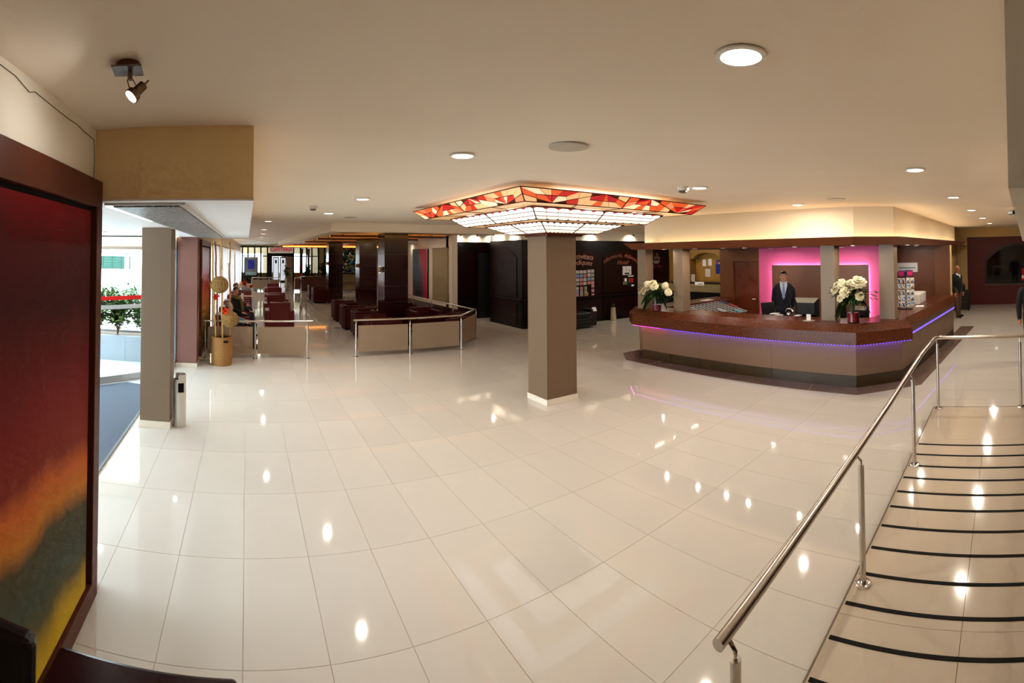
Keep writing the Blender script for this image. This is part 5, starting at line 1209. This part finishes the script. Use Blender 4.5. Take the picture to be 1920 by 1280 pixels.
def bouquet(x, y, zb, h, r, heads, leaves, label_v, label_f, tint):
    v = thing('glass_vase', label_v, 'vase', (x, y, zb))
    MB().lathe([(r, 0), (r, h), (r - .005, h), (r - .005, .012), (.0, .012)], (x, y, zb), 32).build('glass', GLASS, v, smooth=True)
    MB().lathe([(r - .008, .014), (r - .008, h * .42)], (x, y, zb), 28).build('coloured_filling', tint, v, smooth=True)
    b = thing('bouquet', label_f, 'flowers', (x, y, zb + h * .42), 'white bouquets on the counter')
    for k, (kind, dx, dy, dz, rr_) in enumerate(heads):
        p = Vector((x + dx, y + dy * 1.08, zb + dz - .06)); d = (p - Vector((x, y, zb + h * .9))).normalized() + Vector((-.55, -.1, .35)); q = d.to_track_quat('Z', 'Y').to_matrix()
        m = flower_mesh(kind, rr_, 40 + k); m.v = [tuple(p + q @ Vector(c)) for c in m.v]
        f = m.build('blossom', PETAL, b, smooth=True)
        MB().tube([(x + dx * .12, y + dy * .12, zb + h * .3), (x + dx * .3, y + dy * .3, zb + h), tuple(p)], .006, 5).build('stem', STEM, b)
    rf = random.Random(int(x * 100)); fo = MB()
    for k in range(150):
        d3 = Vector((rf.gauss(0, .5), rf.gauss(0, 1), rf.gauss(0, .5))); c3 = Vector((x - .03, y, zb + h * 1.2)) + Vector((d3.x * .09, d3.y * .15, d3.z * .10))
        q3 = leaf_pts(c3, d3 + Vector((-.5, 0, rf.uniform(-.6, .5))), Vector((rf.gauss(0, .3), 0, 1)), .10, .022); fo.mi = rf.choice((0, 0, 1)); fo.add(q3, [(0, 1, 6), (1, 2, 6), (2, 3, 6), (3, 4, 6), (4, 5, 6), (5, 0, 6)])
    fo.build('foliage', [LFM, LFM2], b)['kind'] = 'stuff'
    for k, (a, L, droop, w, m_) in enumerate(leaves):
        d = Vector((0, math.cos(a), 0)) * 1.0 + Vector((-.35 * abs(math.sin(a)) - .1, 0, 0)); base = Vector((x, y, zb + h * 1.03)); lm = MB(); n = 6; pts = []
        for i in range(n + 1):
            u = i / n; c = base + d * (L * .75 * u) + Vector((0, 0, L * (.34 * u - droop * u * u))); ww = w * math.sin(math.pi * min(1, u * .95 + .05)) ** .7 + .002; s = Vector((-.75, 0, .65)).normalized()
            pts.append((c - s * ww, c + Vector((0, 0, .012)) , c + s * ww))
        vs = [q for t3 in pts for q in t3]; fs = []
        for i in range(n):
            for j in range(2): fs.append((i * 3 + j, i * 3 + j + 1, (i + 1) * 3 + j + 1, (i + 1) * 3 + j))
        lm.add(vs, fs).build('leaf', m_, b, smooth=True)
    return v
heads1 = [('ball', -.03, .20, .58, .09), ('ball', .0, -.22, .57, .085), ('rose', -.06, .05, .60, .10), ('rose', -.10, .22, .46, .10), ('rose', -.06, .36, .44, .085), ('rose', -.04, -.32, .45, .075), ('rose', -.1, -.02, .55, .09), ('rose', -.08, .12, .52, .07)]
leaves1 = [(.0, .55, .75, .05, LFM), (3.14, .42, .75, .13, LFM), (2.8, .46, .95, .12, LFM), (.25, .5, 1.2, .06, LFM), (0.15, .42, 1.05, .06, LFM), (.5, .40, .9, .07, LFM), (3.0, .36, .9, .10, LFM), (2.6, .38, .6, .11, LFM), (1.9, .3, .5, .08, LFM), (.9, .3, .6, .07, LFM2), (2.2, .34, .3, .07, LFM2)]
bouquet(7.42, 6.55, 1.04, .30, .095, heads1, leaves1, 'clear glass vase with crimson filling at the left end of the counter', 'white roses and dahlias with dark leaves at the left end of the counter', M('crimson_filling', S(120, 14, 46), .3))
heads2 = [('ball', -.03, .17, .68, .095), ('rose', -.04, -.10, .70, .13), ('rose', -.10, .09, .55, .11), ('rose', -.02, .27, .58, .085), ('rose', -.08, -.13, .49, .08), ('rose', -.05, .02, .70, .07), ('rose', -.08, .17, .46, .075), ('rose', -.03, .25, .66, .06), ('rose', -.06, -.03, .62, .06)]
leaves2 = [(.0, .40, 1.3, .11, LFM), (3.14, .44, 1.0, .12, LFM2), (2.9, .42, 1.2, .11, LFM), (.3, .34, .7, .08, LFM2), (0.1, .42, 1.1, .08, LFM), (.4, .36, .95, .08, LFM), (3.05, .40, .95, .10, LFM2), (2.7, .36, .6, .10, LFM), (1.2, .3, .5, .08, LFM), (2.0, .3, .4, .08, LFM2)]
bouquet(7.47, 2.46, 1.04, .38, .10, heads2, leaves2, 'tall clear glass vase with crimson filling near the counter corner', 'white roses and a large lily like bloom near the counter corner', M('crimson_filling2', S(130, 12, 30), .3))

# postcard rack, white boxes, leaflet on the right wing
rx, ry, rz_ = 9.3, 1.97, 1.04
pr = thing('postcard_rack', 'revolving postcard rack with pink header signs on the right wing of the counter', 'rack', (rx, ry, rz_))
MB().lathe([(.13, 0), (.13, .012), (.03, .02)], (rx, ry, rz_), 20).build('foot', BLACK, pr); MB().tube([(rx, ry, rz_), (rx, ry, rz_ + .76)], .012, 8).build('pole', BLACK, pr)
pics = [cell_mat('picture_%d' % k, c, 26, .4) for k, c in enumerate(([S(60, 110, 170), S(220, 216, 206), S(120, 90, 60), S(40, 60, 50)], [S(200, 90, 60), S(230, 224, 214), S(50, 80, 120), S(30, 26, 24)], [S(210, 150, 60), S(110, 60, 30), S(240, 236, 226), S(70, 100, 50)], [S(40, 80, 140), S(90, 150, 200), S(236, 230, 220), S(180, 150, 120)]))]
rk = random.Random(3)
faces = [('left', .21 - math.pi / 4), ('right', .21 + math.pi / 4), ('rear', .21 + 3 * math.pi / 4)]
for fi, (fn_, ang) in enumerate(faces):
    n = Vector((-math.cos(ang), -math.sin(ang), 0)); t_ = Vector((n.y, -n.x, 0)) * -1
    for row in range(5):
        z = rz_ + .05 + row * .115
        for k in (-1, 1):
            c = Vector((rx, ry, z + .05)) + n * .125 + t_ * (k * .058)
            ang_m = Matrix((t_, n, Vector((0, 0, 1)))).transposed()
            MB().obox(c + n * -.004 - Vector((0, 0, .035)), (.10, .012, .03), 0, ang_m).build('card_pocket', M('white_wire', S(222, 214, 202), .5), pr)
            cd = thing('postcard', 'postcard on the %s side of the revolving rack, %s row up, %s of its pair' % (fn_, ORD[row], 'left' if k < 0 else 'right'), 'postcard', c, 'postcards in the revolving rack')
            MB().obox(c, (.098, .004, .098), 0, ang_m).build('card', PAPER, cd)
            MB().obox(c + n * .003, (.078, .003, .076), 0, ang_m).build('picture', rk.choice(pics), cd)
    c = Vector((rx, ry, rz_ + .70)) + n * .115
    hsg = MB().obox(c, (.17, .008, .11), 0, Matrix((t_, n, Vector((0, 0, 1)))).transposed()).build('header_sign', M('violet_sign', S(58, 30, 92), .5), pr)
    MB().obox(c + n * .006, (.14, .004, .08), 0, Matrix((t_, n, Vector((0, 0, 1)))).transposed()).build('sign_print', M('pink_print', S(200, 40, 100), .5), hsg)
for k, (x, lab) in enumerate(((10.05, 'nearer of two white boxes behind the postcard rack'), (10.48, 'farther of two white boxes behind the postcard rack'))):
    t = thing('white_box', lab, 'box', (x + .2, 2.05, 1.04)); B(x, x + .41, 1.84, 2.25, 1.041, 1.25).build('carton', M('box_white', S(226, 222, 212), .6), t, bevel=.008); B(x + .005, x + .405, 1.86, 2.24, 1.249, 1.254).build('lid_flap', M('box_white'), t); B(x + .19, x + .22, 1.838, 1.842, 1.06, 1.245).build('tape', M('box_tape', S(206, 198, 184), .5), t)
lf = MB().obox((9.75, 1.78, 1.043), (.26, .16, .004), .1).build('leaflet', PAPER); tag(lf, 'white leaflet lying on the granite beside the postcard rack', 'paper')
ps = thing('wall_notice', 'pale framed notice on the brown wall above the postcard rack', 'notice', (12.38, 2.6, 1.7)); B(12.37, 12.398, 2.3, 2.85, 1.62, 1.86).build('sheet', PAPER, ps); B(12.365, 12.37, 2.36, 2.8, 1.72, 1.74).build('print', M('grey_trim'), ps)

# ------------------------------------------------------------------ right hand end: dark arched window, extinguisher, luggage, camera
w4 = struct(MB().extr([(18.88, y, z) for y, z in arch(-1.75, .83, .78, 1.7, 2.36)], (.02, 0, 0)).build('window_4', DARKMETAL), 'dark arched window in the red end wall')
MB().extr([(18.865, y, z) for y, z in arch(-1.68, .76, .85, 1.66, 2.29)], (.012, 0, 0)).build('pane', M('night_glass', S(10, 8, 8), .05, spec=.8), w4)
B(18.84, 18.88, -1.8, .87, .74, .79).build('sill', M('window_sill', S(96, 74, 58), .4), w4)
fx = thing('fire_extinguisher', 'red fire extinguisher on the red end wall at the right edge', 'fire extinguisher', (18.75, -.64, .9))
MB().lathe([(.07, .93), (.075, .95), (.075, 1.32), (.05, 1.4), (.025, 1.42)], (18.78, -.64, 0), 18).build('cylinder', M('extinguisher_red', S(190, 20, 24), .35), fx, smooth=True); MB().lathe([(.025, 1.42), (.03, 1.46), (.012, 1.5)], (18.78, -.64, 0), 10).build('valve', BLACK, fx); MB().tube([(18.75, -.62, 1.46), (18.68, -.58, 1.4), (18.69, -.57, 1.1)], .012, 6).build('hose', BLACK, fx); B(18.70, 18.71, -.69, -.59, 1.0, 1.12).build('label', PAPER, fx); B(18.85, 18.899, -.67, -.61, 1.2, 1.26).build('wall_hook', BLACK, fx)
su = thing('suitcase', 'black suitcase standing behind the bald man', 'suitcase', (17.3, 1.5, 0))
B(17.1, 17.45, 1.32, 1.82, .04, .72).build('shell', BL, su, bevel=.05, seg=3)
for x in (17.15, 17.4):
    for y in (1.38, 1.76): MB().lathe([(.025, 0), (.025, .05)], (x, y, 0), 10).build('wheel', BLACK, su)
B(17.095, 17.1, 1.4, 1.74, .3, .32).build('zip', M('grey_trim'), su); MB().tube([(17.2, 1.5, .72), (17.2, 1.5, .8), (17.2, 1.64, .8), (17.2, 1.64, .72)], .012, 6).build('handle', BLACK, su)
hb = thing('hand_luggage', 'small dark bag resting on the black suitcase', 'bag', (17.28, 1.64, .73)); B(17.23, 17.45, 1.5, 1.82, .722, .9).build('bag_body', M('bag_brown', S(40, 18, 16), .5), hb, bevel=.03); MB().tube([(17.34, 1.55, .89), (17.34, 1.6, .98), (17.34, 1.7, .98), (17.34, 1.76, .89)], .01, 6).build('strap', BLACK, hb)
cc = thing('security_camera', 'dark security camera on a bracket at the upper right', 'camera', (9.3, -.18, 2.9))
MB().obox((9.3, -.13, 2.87), (.2, .07, .07), .5).build('housing', BLACK, cc, bevel=.01); MB().tube([(9.3, -.14, 2.9), (9.4, -.2, 2.93), (9.4, -.31, 2.93)], .012, 8).build('bracket', DARKMETAL, cc); MB().lathe([(.03, -.01), (.03, .01)], (9.2, -.185, 2.865), 12).build('lens', BLACKM, cc)
# ================================================================== PEOPLE
SKIN = M('skin', S(206, 150, 118), .55, noise=(12, .05)); SKINR = M('ruddy_skin', S(196, 120, 92), .5, noise=(12, .06))
class Body:
    """closed tapered volumes laid along the bones, fused by a voxel remesh into one skin; faces take the material of the nearest bone"""
    def __init__(s, f=(0, -1, 0)): s.mb = MB(); s.seg = []; s.f = Vector(f)
    def limb(s, pts, rad, mat, flat=None, n=14):
        pts = [Vector(p) for p in pts]; rings = []; N = len(pts)
        ext = [(pts[0], (pts[0] - pts[1]).normalized(), rad[0])]
        def basis(t):
            ref = s.f if abs(t.dot(s.f)) < .8 else Vector((0, 0, 1)); a = t.cross(ref).normalized(); b = a.cross(t).normalized(); return a, b
        def ring(c, t, ra, rb): a, b = basis(t); return [c + a * ra * math.cos(2 * math.pi * k / n) + b * rb * math.sin(2 * math.pi * k / n) for k in range(n)]
        fl = flat or [1.] * N
        t0 = (pts[1] - pts[0]).normalized(); t1 = (pts[-1] - pts[-2]).normalized()
        for q in (.95, .6): rings.append(ring(pts[0] - t0 * min(rad[0] * fl[0], rad[0]) * q * .6, t0, rad[0] * math.sqrt(1 - q * q), rad[0] * fl[0] * math.sqrt(1 - q * q)))
        for i in range(N):
            t = (pts[min(i + 1, N - 1)] - pts[max(i - 1, 0)]).normalized(); rings.append(ring(pts[i], t, rad[i], rad[i] * fl[i]))
        for q in (.6, .95): rings.append(ring(pts[-1] + t1 * min(rad[-1] * fl[-1], rad[-1]) * q * .6, t1, rad[-1] * math.sqrt(1 - q * q), rad[-1] * fl[-1] * math.sqrt(1 - q * q)))
        s.mb.loft(rings)
        for i in range(N - 1): s.seg.append((pts[i], pts[i + 1], (rad[i] * fl[i] + rad[i + 1] * fl[i + 1]) / 2, mat))
    def ball(s, c, r, mat, m=None):
        s.mb.ell(c, r, 16, 12, m); rr = r if not isinstance(r, tuple) else max(r); s.seg.append((Vector(c), Vector(c) + Vector((0, 0, .001)), rr * .9, mat))
    def done(s, name, mats, parent, voxel=.010):
        me = bpy.data.meshes.new('tmp'); me.from_pydata(s.mb.v, [], s.mb.f)
        bm = bmesh.new(); bm.from_mesh(me); bmesh.ops.recalc_face_normals(bm, faces=bm.faces); bm.to_mesh(me); bm.free()
        o = bpy.data.objects.new('tmp', me); COL.objects.link(o)
        r = o.modifiers.new('r', 'REMESH'); r.mode = 'VOXEL'; r.voxel_size = voxel; r.use_smooth_shade = True
        sm = o.modifiers.new('s', 'SMOOTH'); sm.iterations = 3; sm.factor = .5
        me2 = bpy.data.meshes.new_from_object(o.evaluated_get(bpy.context.evaluated_depsgraph_get())); bpy.data.objects.remove(o)
        for m in mats: me2.materials.append(m)
        for p in me2.polygons:
            c = p.center; best = 9; bi = 0
            for a, b, rad, mi in s.seg:
                ab = b - a; t = max(0, min(1, (c - a).dot(ab) / max(1e-9, ab.length_squared))); d = (c - (a + ab * t)).length - rad
                if d < best: best = d; bi = mi
            p.material_index = bi; p.use_smooth = True
        b0 = _base(parent)
        for v in me2.vertices: v.co -= b0
        me2.name = name; return link(me2, name, parent)
def hand(b, wrist, d, side, palm_n, mat, curl=.5, s=1.0):
    """palm, four bent fingers of unequal length and a thumb leaving the side of the palm"""
    d = Vector(d).normalized(); n = Vector(palm_n).normalized(); w = d.cross(n).normalized() * side; W = Vector(wrist)
    b.limb([W, W + d * .05 * s, W + d * .085 * s], [.026 * s, .040 * s, .038 * s], mat, [.75, .45, .42], 12)
    for k, L in enumerate((.072, .082, .076, .058)):
        r0 = W + d * .085 * s + w * ((k - 1.5) * .0195 * s); c1 = (d * math.cos(curl * .5) + n * math.sin(curl * .5)); c2 = (d * math.cos(curl) + n * math.sin(curl)); c3 = (d * math.cos(curl * 1.6) + n * math.sin(curl * 1.6))
        p1 = r0 + c1 * L * .45 * s; p2 = p1 + c2 * L * .33 * s; p3 = p2 + c3 * L * .25 * s
        b.limb([r0 - d * .012 * s, p1, p2, p3], [.0098 * s, .0095 * s, .0085 * s, .007 * s], mat, n=8)
    t0 = W + d * .025 * s - w * .026 * s; td = (d * .75 - w * .65 + n * .25).normalized(); t1 = t0 + td * .045 * s; t2 = t1 + (d * .9 - w * .25 + n * .3).normalized() * .036 * s
    b.limb([t0, t1, t2], [.013 * s, .0115 * s, .0085 * s], mat, n=8)
def face(b, c, f, mat, s=1.0, earr=True):
    """head: skull, jaw, nose, lips, brow, ears; c = centre of the head, f = direction it looks"""
    f = Vector(f).normalized(); up = Vector((0, 0, 1)); r = f.cross(up).normalized(); m = Matrix((r, f, up)).transposed(); c = Vector(c)
    P = lambda x, y, z: c + m @ Vector((x * s, y * s, z * s))
    b.ball(P(0, -.012, .03), (.075 * s, .094 * s, .088 * s), mat, m); b.ball(P(0, .018, -.04), (.060 * s, .068 * s, .075 * s), mat, m); b.ball(P(0, .05, -.098), (.030 * s, .026 * s, .022 * s), mat, m)
    b.limb([P(0, .086, .015), P(0, .106, -.022)], [.009 * s, .015 * s], mat, n=8); b.ball(P(0, .082, -.062), (.024 * s, .011 * s, .009 * s), mat, m)
    for x in (-.031, .031): b.ball(P(x, .073, .028), (.022 * s, .012 * s, .008 * s), mat, m)
    for x in (-.077, .077): b.ball(P(x, -.008, -.008), (.010 * s, .019 * s, .031 * s), mat, m)
    return P, m
def face_parts(P, m, t, s, hairmat, hair=True, brow=True):
    lp = MB()
    for x in (-.031, .031):
        e_ = MB().ell(P(x, .077, .012), (.0135 * s, .009 * s, .0075 * s), 10, 6, m).build('eye', M('eye_white', S(226, 220, 214), .3), t, smooth=True)
        MB().ell(P(x, .0845, .012), (.006 * s, .003 * s, .006 * s), 8, 6, m).build('iris', M('iris', S(40, 26, 18), .3), e_, smooth=True)
        if brow: MB().ell(P(x, .086, .034), (.022 * s, .005 * s, .0045 * s), 10, 6, m).build('eyebrow', hairmat, t, smooth=True)
    lp.ell(P(0, .0925, -.062), (.021 * s, .005 * s, .006 * s), 10, 6, m); lp.build('lips', M('lips', S(160, 90, 80), .5), t, smooth=True)
    if hair:
        h = MB(); rings = []; nu = 24
        for j in range(9):
            a = math.pi * (.03 + .60 * j / 8); ring = []
            for k in range(nu):
                ph = 2 * math.pi * k / nu; x = math.sin(a) * math.cos(ph); y = math.sin(a) * math.sin(ph); z = math.cos(a)
                lim = .074 if y > .5 else (.03 if y > .12 else (-.012 if y > -.2 else -.06))
                ring.append(P(x * .080, -.014 + y * .099, max(.03 + z * .097, lim)))
            rings.append(ring)
        h.loft(rings, cap=False); h.add(rings[0], [tuple(range(nu))]); h.build('hair', hairmat, t, smooth=True)

# --- receptionist: standing, hands behind his back
def receptionist(x, y):
    t = thing('person', 'man in a dark suit, white shirt and pale blue tie standing behind the counter', 'person', (x, y, 0))
    f = Vector((-.9, -.44, 0)).normalized(); r = f.cross(Vector((0, 0, 1))).normalized(); L = lambda a, b_, c: Vector((x, y, 0)) + r * a + f * b_ + Vector((0, 0, c))
    b = Body(f); S_, T_, K_, H_ = 0, 1, 2, 3
    b.limb([L(0, 0, .92), L(0, 0, 1.08), L(0, .01, 1.25), L(0, 0, 1.40), L(0, -.01, 1.46)], [.17, .160, .185, .19, .12], S_, [.68, .70, .66, .60, .55], 20)
    b.limb([L(0, -.01, 1.44), L(0, -.005, 1.53), L(0, .0, 1.58)], [.065, .056, .055], H_)
    for s in (-1, 1):
        b.limb([L(s * .05, -.015, 1.485), L(s * .14, -.015, 1.435)], [.045, .06], S_); b.limb([L(s * .15, -.01, 1.40), L(s * .195, -.02, 1.35), L(s * .225, -.07, 1.13), L(s * .185, -.15, .97), L(s * .09, -.2, .92)], [.07, .066, .056, .048, .04], S_)
        b.limb([L(s * .09, 0, .95), L(s * .10, .005, .5), L(s * .105, -.01, .1)], [.105, .078, .06], T_)
        b.limb([L(s * .105, -.04, .05), L(s * .115, .15, .04)], [.05, .042], K_, [.8, .8])
        hand(b, L(s * .09, -.21, .915), r * -s + Vector((0, 0, -.25)), s, f * -1, H_, .6)
    P, m = face(b, L(0, .02, 1.655), f + Vector((0, 0, -.12)), H_)
    SUIT = M('dark_navy_suit', S(18, 20, 30), .8, noise=(40, .12))
    b.done('body', [SUIT, SUIT, BLACK, SKIN], t, .011)
    face_parts(P, m, t, 1.0, M('dark_brown_hair', S(30, 20, 15), .6))
    shirt = MB(); shirt.loft([[L(-.078, .05, 1.535), L(.078, .05, 1.535)], [L(-.082, .115, 1.47), L(.082, .115, 1.47)], [L(-.062, .133, 1.38), L(.062, .133, 1.38)], [L(-.03, .142, 1.26), L(.03, .142, 1.26)], [L(-.004, .146, 1.16), L(.004, .146, 1.16)]], cap=False, closed=False)
    shirt.build('shirt_front', M('white_shirt', S(232, 234, 240), .7), t, smooth=True)
    for s in (-1, 1): MB().add([L(s * .012, .118, 1.505), L(s * .075, .075, 1.565), L(s * .088, .055, 1.535), L(s * .055, .128, 1.475)], [(0, 1, 2, 3)]).build('collar_wing', M('white_shirt'), t)
    tie = MB(); tie.loft([[L(-.02, .135, 1.505), L(.02, .135, 1.505)], [L(-.014, .142, 1.475), L(.014, .142, 1.475)], [L(-.027, .152, 1.35), L(.027, .152, 1.35)], [L(-.034, .16, 1.22), L(.034, .16, 1.22)], [L(-.001, .162, 1.17), L(.001, .162, 1.17)]], cap=False, closed=False)
    tie.build('tie', M('pale_blue_tie', S(150, 158, 206), .5, noise=(60, .12)), t)
    for s in (-1, 1): MB().add([L(s * .086, .05, 1.545), L(s * .125, .085, 1.46), L(s * .105, .126, 1.38), L(s * .008, .156, 1.145), L(s * .066, .137, 1.38), L(s * .085, .118, 1.47)], [(0, 1, 5), (1, 2, 4, 5), (2, 3, 4)]).build('lapel', M('suit_lapel', S(26, 28, 40), .7), t)
receptionist(9.66, 4.80)

# --- elderly bald man leaning at the far end of the counter
def bald_man(x, y):
    t = thing('person', 'bald man with glasses, dark jacket and brown trousers standing beyond the counter', 'person', (x, y, 0))
    f = Vector((-.55, -.83, 0)).normalized(); r = f.cross(Vector((0, 0, 1))).normalized(); L = lambda a, b_, c: Vector((x, y, 0)) + r * a + f * b_ + Vector((0, 0, c))
    b = Body(f); s_ = .96
    b.limb([L(0, 0, .86), L(0, .02, 1.0), L(0, .03, 1.15), L(0, 0, 1.30), L(0, -.02, 1.37)], [.165, .165, .18, .175, .12], 0, [.75, .8, .75, .64, .6], 20)
    b.limb([L(0, -.01, 1.35), L(0, .01, 1.45)], [.06, .055], 3)
    for s in (-1, 1):
        b.limb([L(s * .16, -.01, 1.325), L(s * .215, -.01, 1.26), L(s * .23, -.02, 1.03), L(s * .2, .07, .82)], [.07, .064, .052, .04], 0)
        hand(b, L(s * .198, .075, .81), f * .25 + Vector((0, 0, -1)), -s, r * -s, 3, .45)
    b.limb([L(-.09, 0, .90), L(-.10, .02, .46), L(-.11, -.02, .09)], [.10, .074, .056], 1); b.limb([L(.09, 0, .90), L(.13, .10, .48), L(.17, .16, .09)], [.10, .074, .056], 1)
    b.limb([L(-.11, -.05, .045), L(-.12, .14, .035)], [.048, .04], 2, [.8, .8]); b.limb([L(.17, .13, .045), L(.2, .31, .035)], [.048, .04], 2, [.8, .8])
    P, m = face(b, L(0, .035, 1.545), f + Vector((0, 0, -.1)), 3, s_)
    b.done('body', [M('black_jacket', S(20, 20, 22), .8, noise=(30, .12)), M('brown_trousers', S(82, 58, 44), .8, noise=(30, .1)), M('dark_shoe', S(28, 18, 14), .4), SKINR], t, .011)
    face_parts(P, m, t, s_, M('grey_hair', S(150, 144, 138), .7), False)
    for sx in (-1, 1): MB().ell(P(sx * .068, -.05, .0), (.018, .045, .035), 10, 6, m).build('side_hair', M('grey_hair'), t, smooth=True)
    MB().ell(P(0, -.095, -.01), (.06, .02, .04), 12, 6, m).build('back_hair', M('grey_hair'), t, smooth=True)
    gl = MB()
    for sx in (-1, 1):
        c = [P(sx * .031 + .021 * math.cos(a), .099, .012 + .016 * math.sin(a)) for a in [2 * math.pi * k / 14 for k in range(15)]]; gl.tube(c, .002, 5, False); gl.tube([P(sx * .052, .096, .014), P(sx * .077, .0, .012)], .002, 5)
    gl.tube([P(-.011, .101, .014), P(.011, .101, .014)], .002, 5); gl.build('glasses', M('dark_frame', S(50, 42, 38), .4), t)
    for s in (-1, 1): MB().add([L(s * .006, .118, 1.36), L(s * .062, .07, 1.43), L(s * .10, .03, 1.40), L(s * .07, .115, 1.33)], [(0, 1, 2, 3)]).build('collar_wing', M('white_shirt'), t)
    MB().add([L(-.05, .125, 1.36), L(.05, .125, 1.36), L(0, .15, 1.25)], [(0, 1, 2)]).build('shirt_front', M('white_shirt'), t)
bald_man(15.6, 1.62)

# --- person at the right edge of the picture
def edge_person(x, y):
    t = thing('person', 'person in a black jacket and grey shirt cut off by the right edge', 'person', (x, y, 0))
    f = Vector((-1, .05, 0)).normalized(); r = f.cross(Vector((0, 0, 1))).normalized(); L = lambda a, b_, c: Vector((x, y, 0)) + r * a + f * b_ + Vector((0, 0, c))
    b = Body(f)
    b.limb([L(0, 0, .88), L(0, .03, 1.02), L(0, .04, 1.16), L(0, 0, 1.34), L(0, -.02, 1.42)], [.17, .18, .185, .185, .12], 0, [.75, .85, .8, .64, .6], 20)
    b.limb([L(0, -.01, 1.4), L(0, .01, 1.52)], [.06, .055], 3)
    for s in (-1, 1):
        b.limb([L(s * .165, -.01, 1.38), L(s * .225, .0, 1.30), L(s * .265, .0, 1.06), L(s * .255, .06, .84)], [.074, .068, .058, .046], 0)
        hand(b, L(s * .253, .065, .83), f * .3 + Vector((0, 0, -1)), -s, r * -s, 3, .55)
        b.limb([L(s * .09, 0, .92), L(s * .1, .02, .48), L(s * .105, -.01, .1)], [.105, .078, .06], 1); b.limb([L(s * .105, -.04, .05), L(s * .115, .15, .04)], [.05, .042], 2, [.8, .8])
    P, m = face(b, L(0, .03, 1.615), f, 3)
    b.done('body', [M('black_jacket'), M('dark_jeans', S(30, 34, 46), .8), M('dark_shoe'), SKINR], t, .010)
    face_parts(P, m, t, 1.0, M('grey_hair'))
    MB().ell(L(-.02, .095, 1.07), (.10, .10, .20), 16, 10).build('grey_shirt', M('grey_shirt', S(146, 152, 164), .8), t, smooth=True)
edge_person(9.4, -.49)

# --- people sitting in the armchairs by the curtains (they face away from the curtains)
def seated(x, y, label, top, trousers, hairm, headdir, scarf=None, lean=0., face_to=(1, 0, 0), slump=1.):
    t = thing('person', label, 'person', (x, y, 0))
    f = Vector(face_to).normalized(); r = f.cross(Vector((0, 0, 1))).normalized(); L = lambda a, b_, c: Vector((x, y, 0)) + r * a + f * b_ + Vector((0, 0, c if c < .56 else .56 + (c - .56) * slump))
    b = Body(f)
    b.limb([L(0, .02, .54), L(0, -.02, .68), L(0, -.05 + lean, .84), L(0, -.07 + lean, .97), L(0, -.07 + lean, 1.03)], [.165, .16, .17, .165, .11], 0, [.8, .75, .7, .64, .6], 18)
    b.limb([L(0, -.06 + lean, 1.02), L(0, -.04 + lean, 1.11)], [.056, .052], 3)
    for s in (-1, 1):
        b.limb([L(s * .15, -.06 + lean, .985), L(s * .2, -.05 + lean, .93), L(s * .25, .04, .74), L(s * .2, .26, .66)], [.066, .06, .05, .038], 0)
        hand(b, L(s * .198, .27, .66), f + Vector((0, 0, -.1)), s, Vector((0, 0, -1)), 3, .35)
        b.limb([L(s * .09, .03, .53), L(s * .11, .42, .53), L(s * .11, .48, .3), L(s * .11, .46, .09)], [.1, .078, .066, .052], 1); b.limb([L(s * .11, .43, .045), L(s * .12, .61, .035)], [.045, .038], 2, [.8, .8])
    hd = Vector(headdir); P, m = face(b, L(0, -.03 + lean, 1.20), hd, 3, .94)
    b.done('body', [top, trousers, M('dark_shoe'), SKIN], t, .012)
    face_parts(P, m, t, .94, hairm)
    if scarf:
        MB().tube([L(-.10, .02, 1.03), L(0, .07, 1.0), L(.1, .02, 1.03), L(.06, -.11, 1.05), L(-.06, -.11, 1.05), L(-.1, .02, 1.03)], .04, 8).build('scarf_loop', scarf, t, smooth=True); MB().tube([L(-.04, .09, .99), L(-.06, .12, .85), L(-.1, .13, .68)], [.045, .05, .04], 8).build('scarf_end', scarf, t, smooth=True)
seated(-.25, 13.2, 'seated woman in a black top with a long olive green scarf', M('black_jacket'), M('dark_jeans'), M('dark_brown_hair'), (.55, -.85, -.1), M('olive_scarf', S(124, 114, 58), .9, noise=(30, .3)), face_to=(.86, -.5, 0))
seated(-.28, 14.95, 'seated person in maroon behind the woman with the green scarf', M('maroon_top', S(92, 30, 40), .85), M('dark_jeans'), M('dark_brown_hair'), (.8, -.6, 0))
seated(-.30, 11.45, 'seated person with a pale blue sleeve behind the left railing', M('pale_blue_top', S(112, 138, 158), .85), M('dark_jeans'), M('grey_hair'), (1, .3, -.1), slump=.62, lean=-.06)
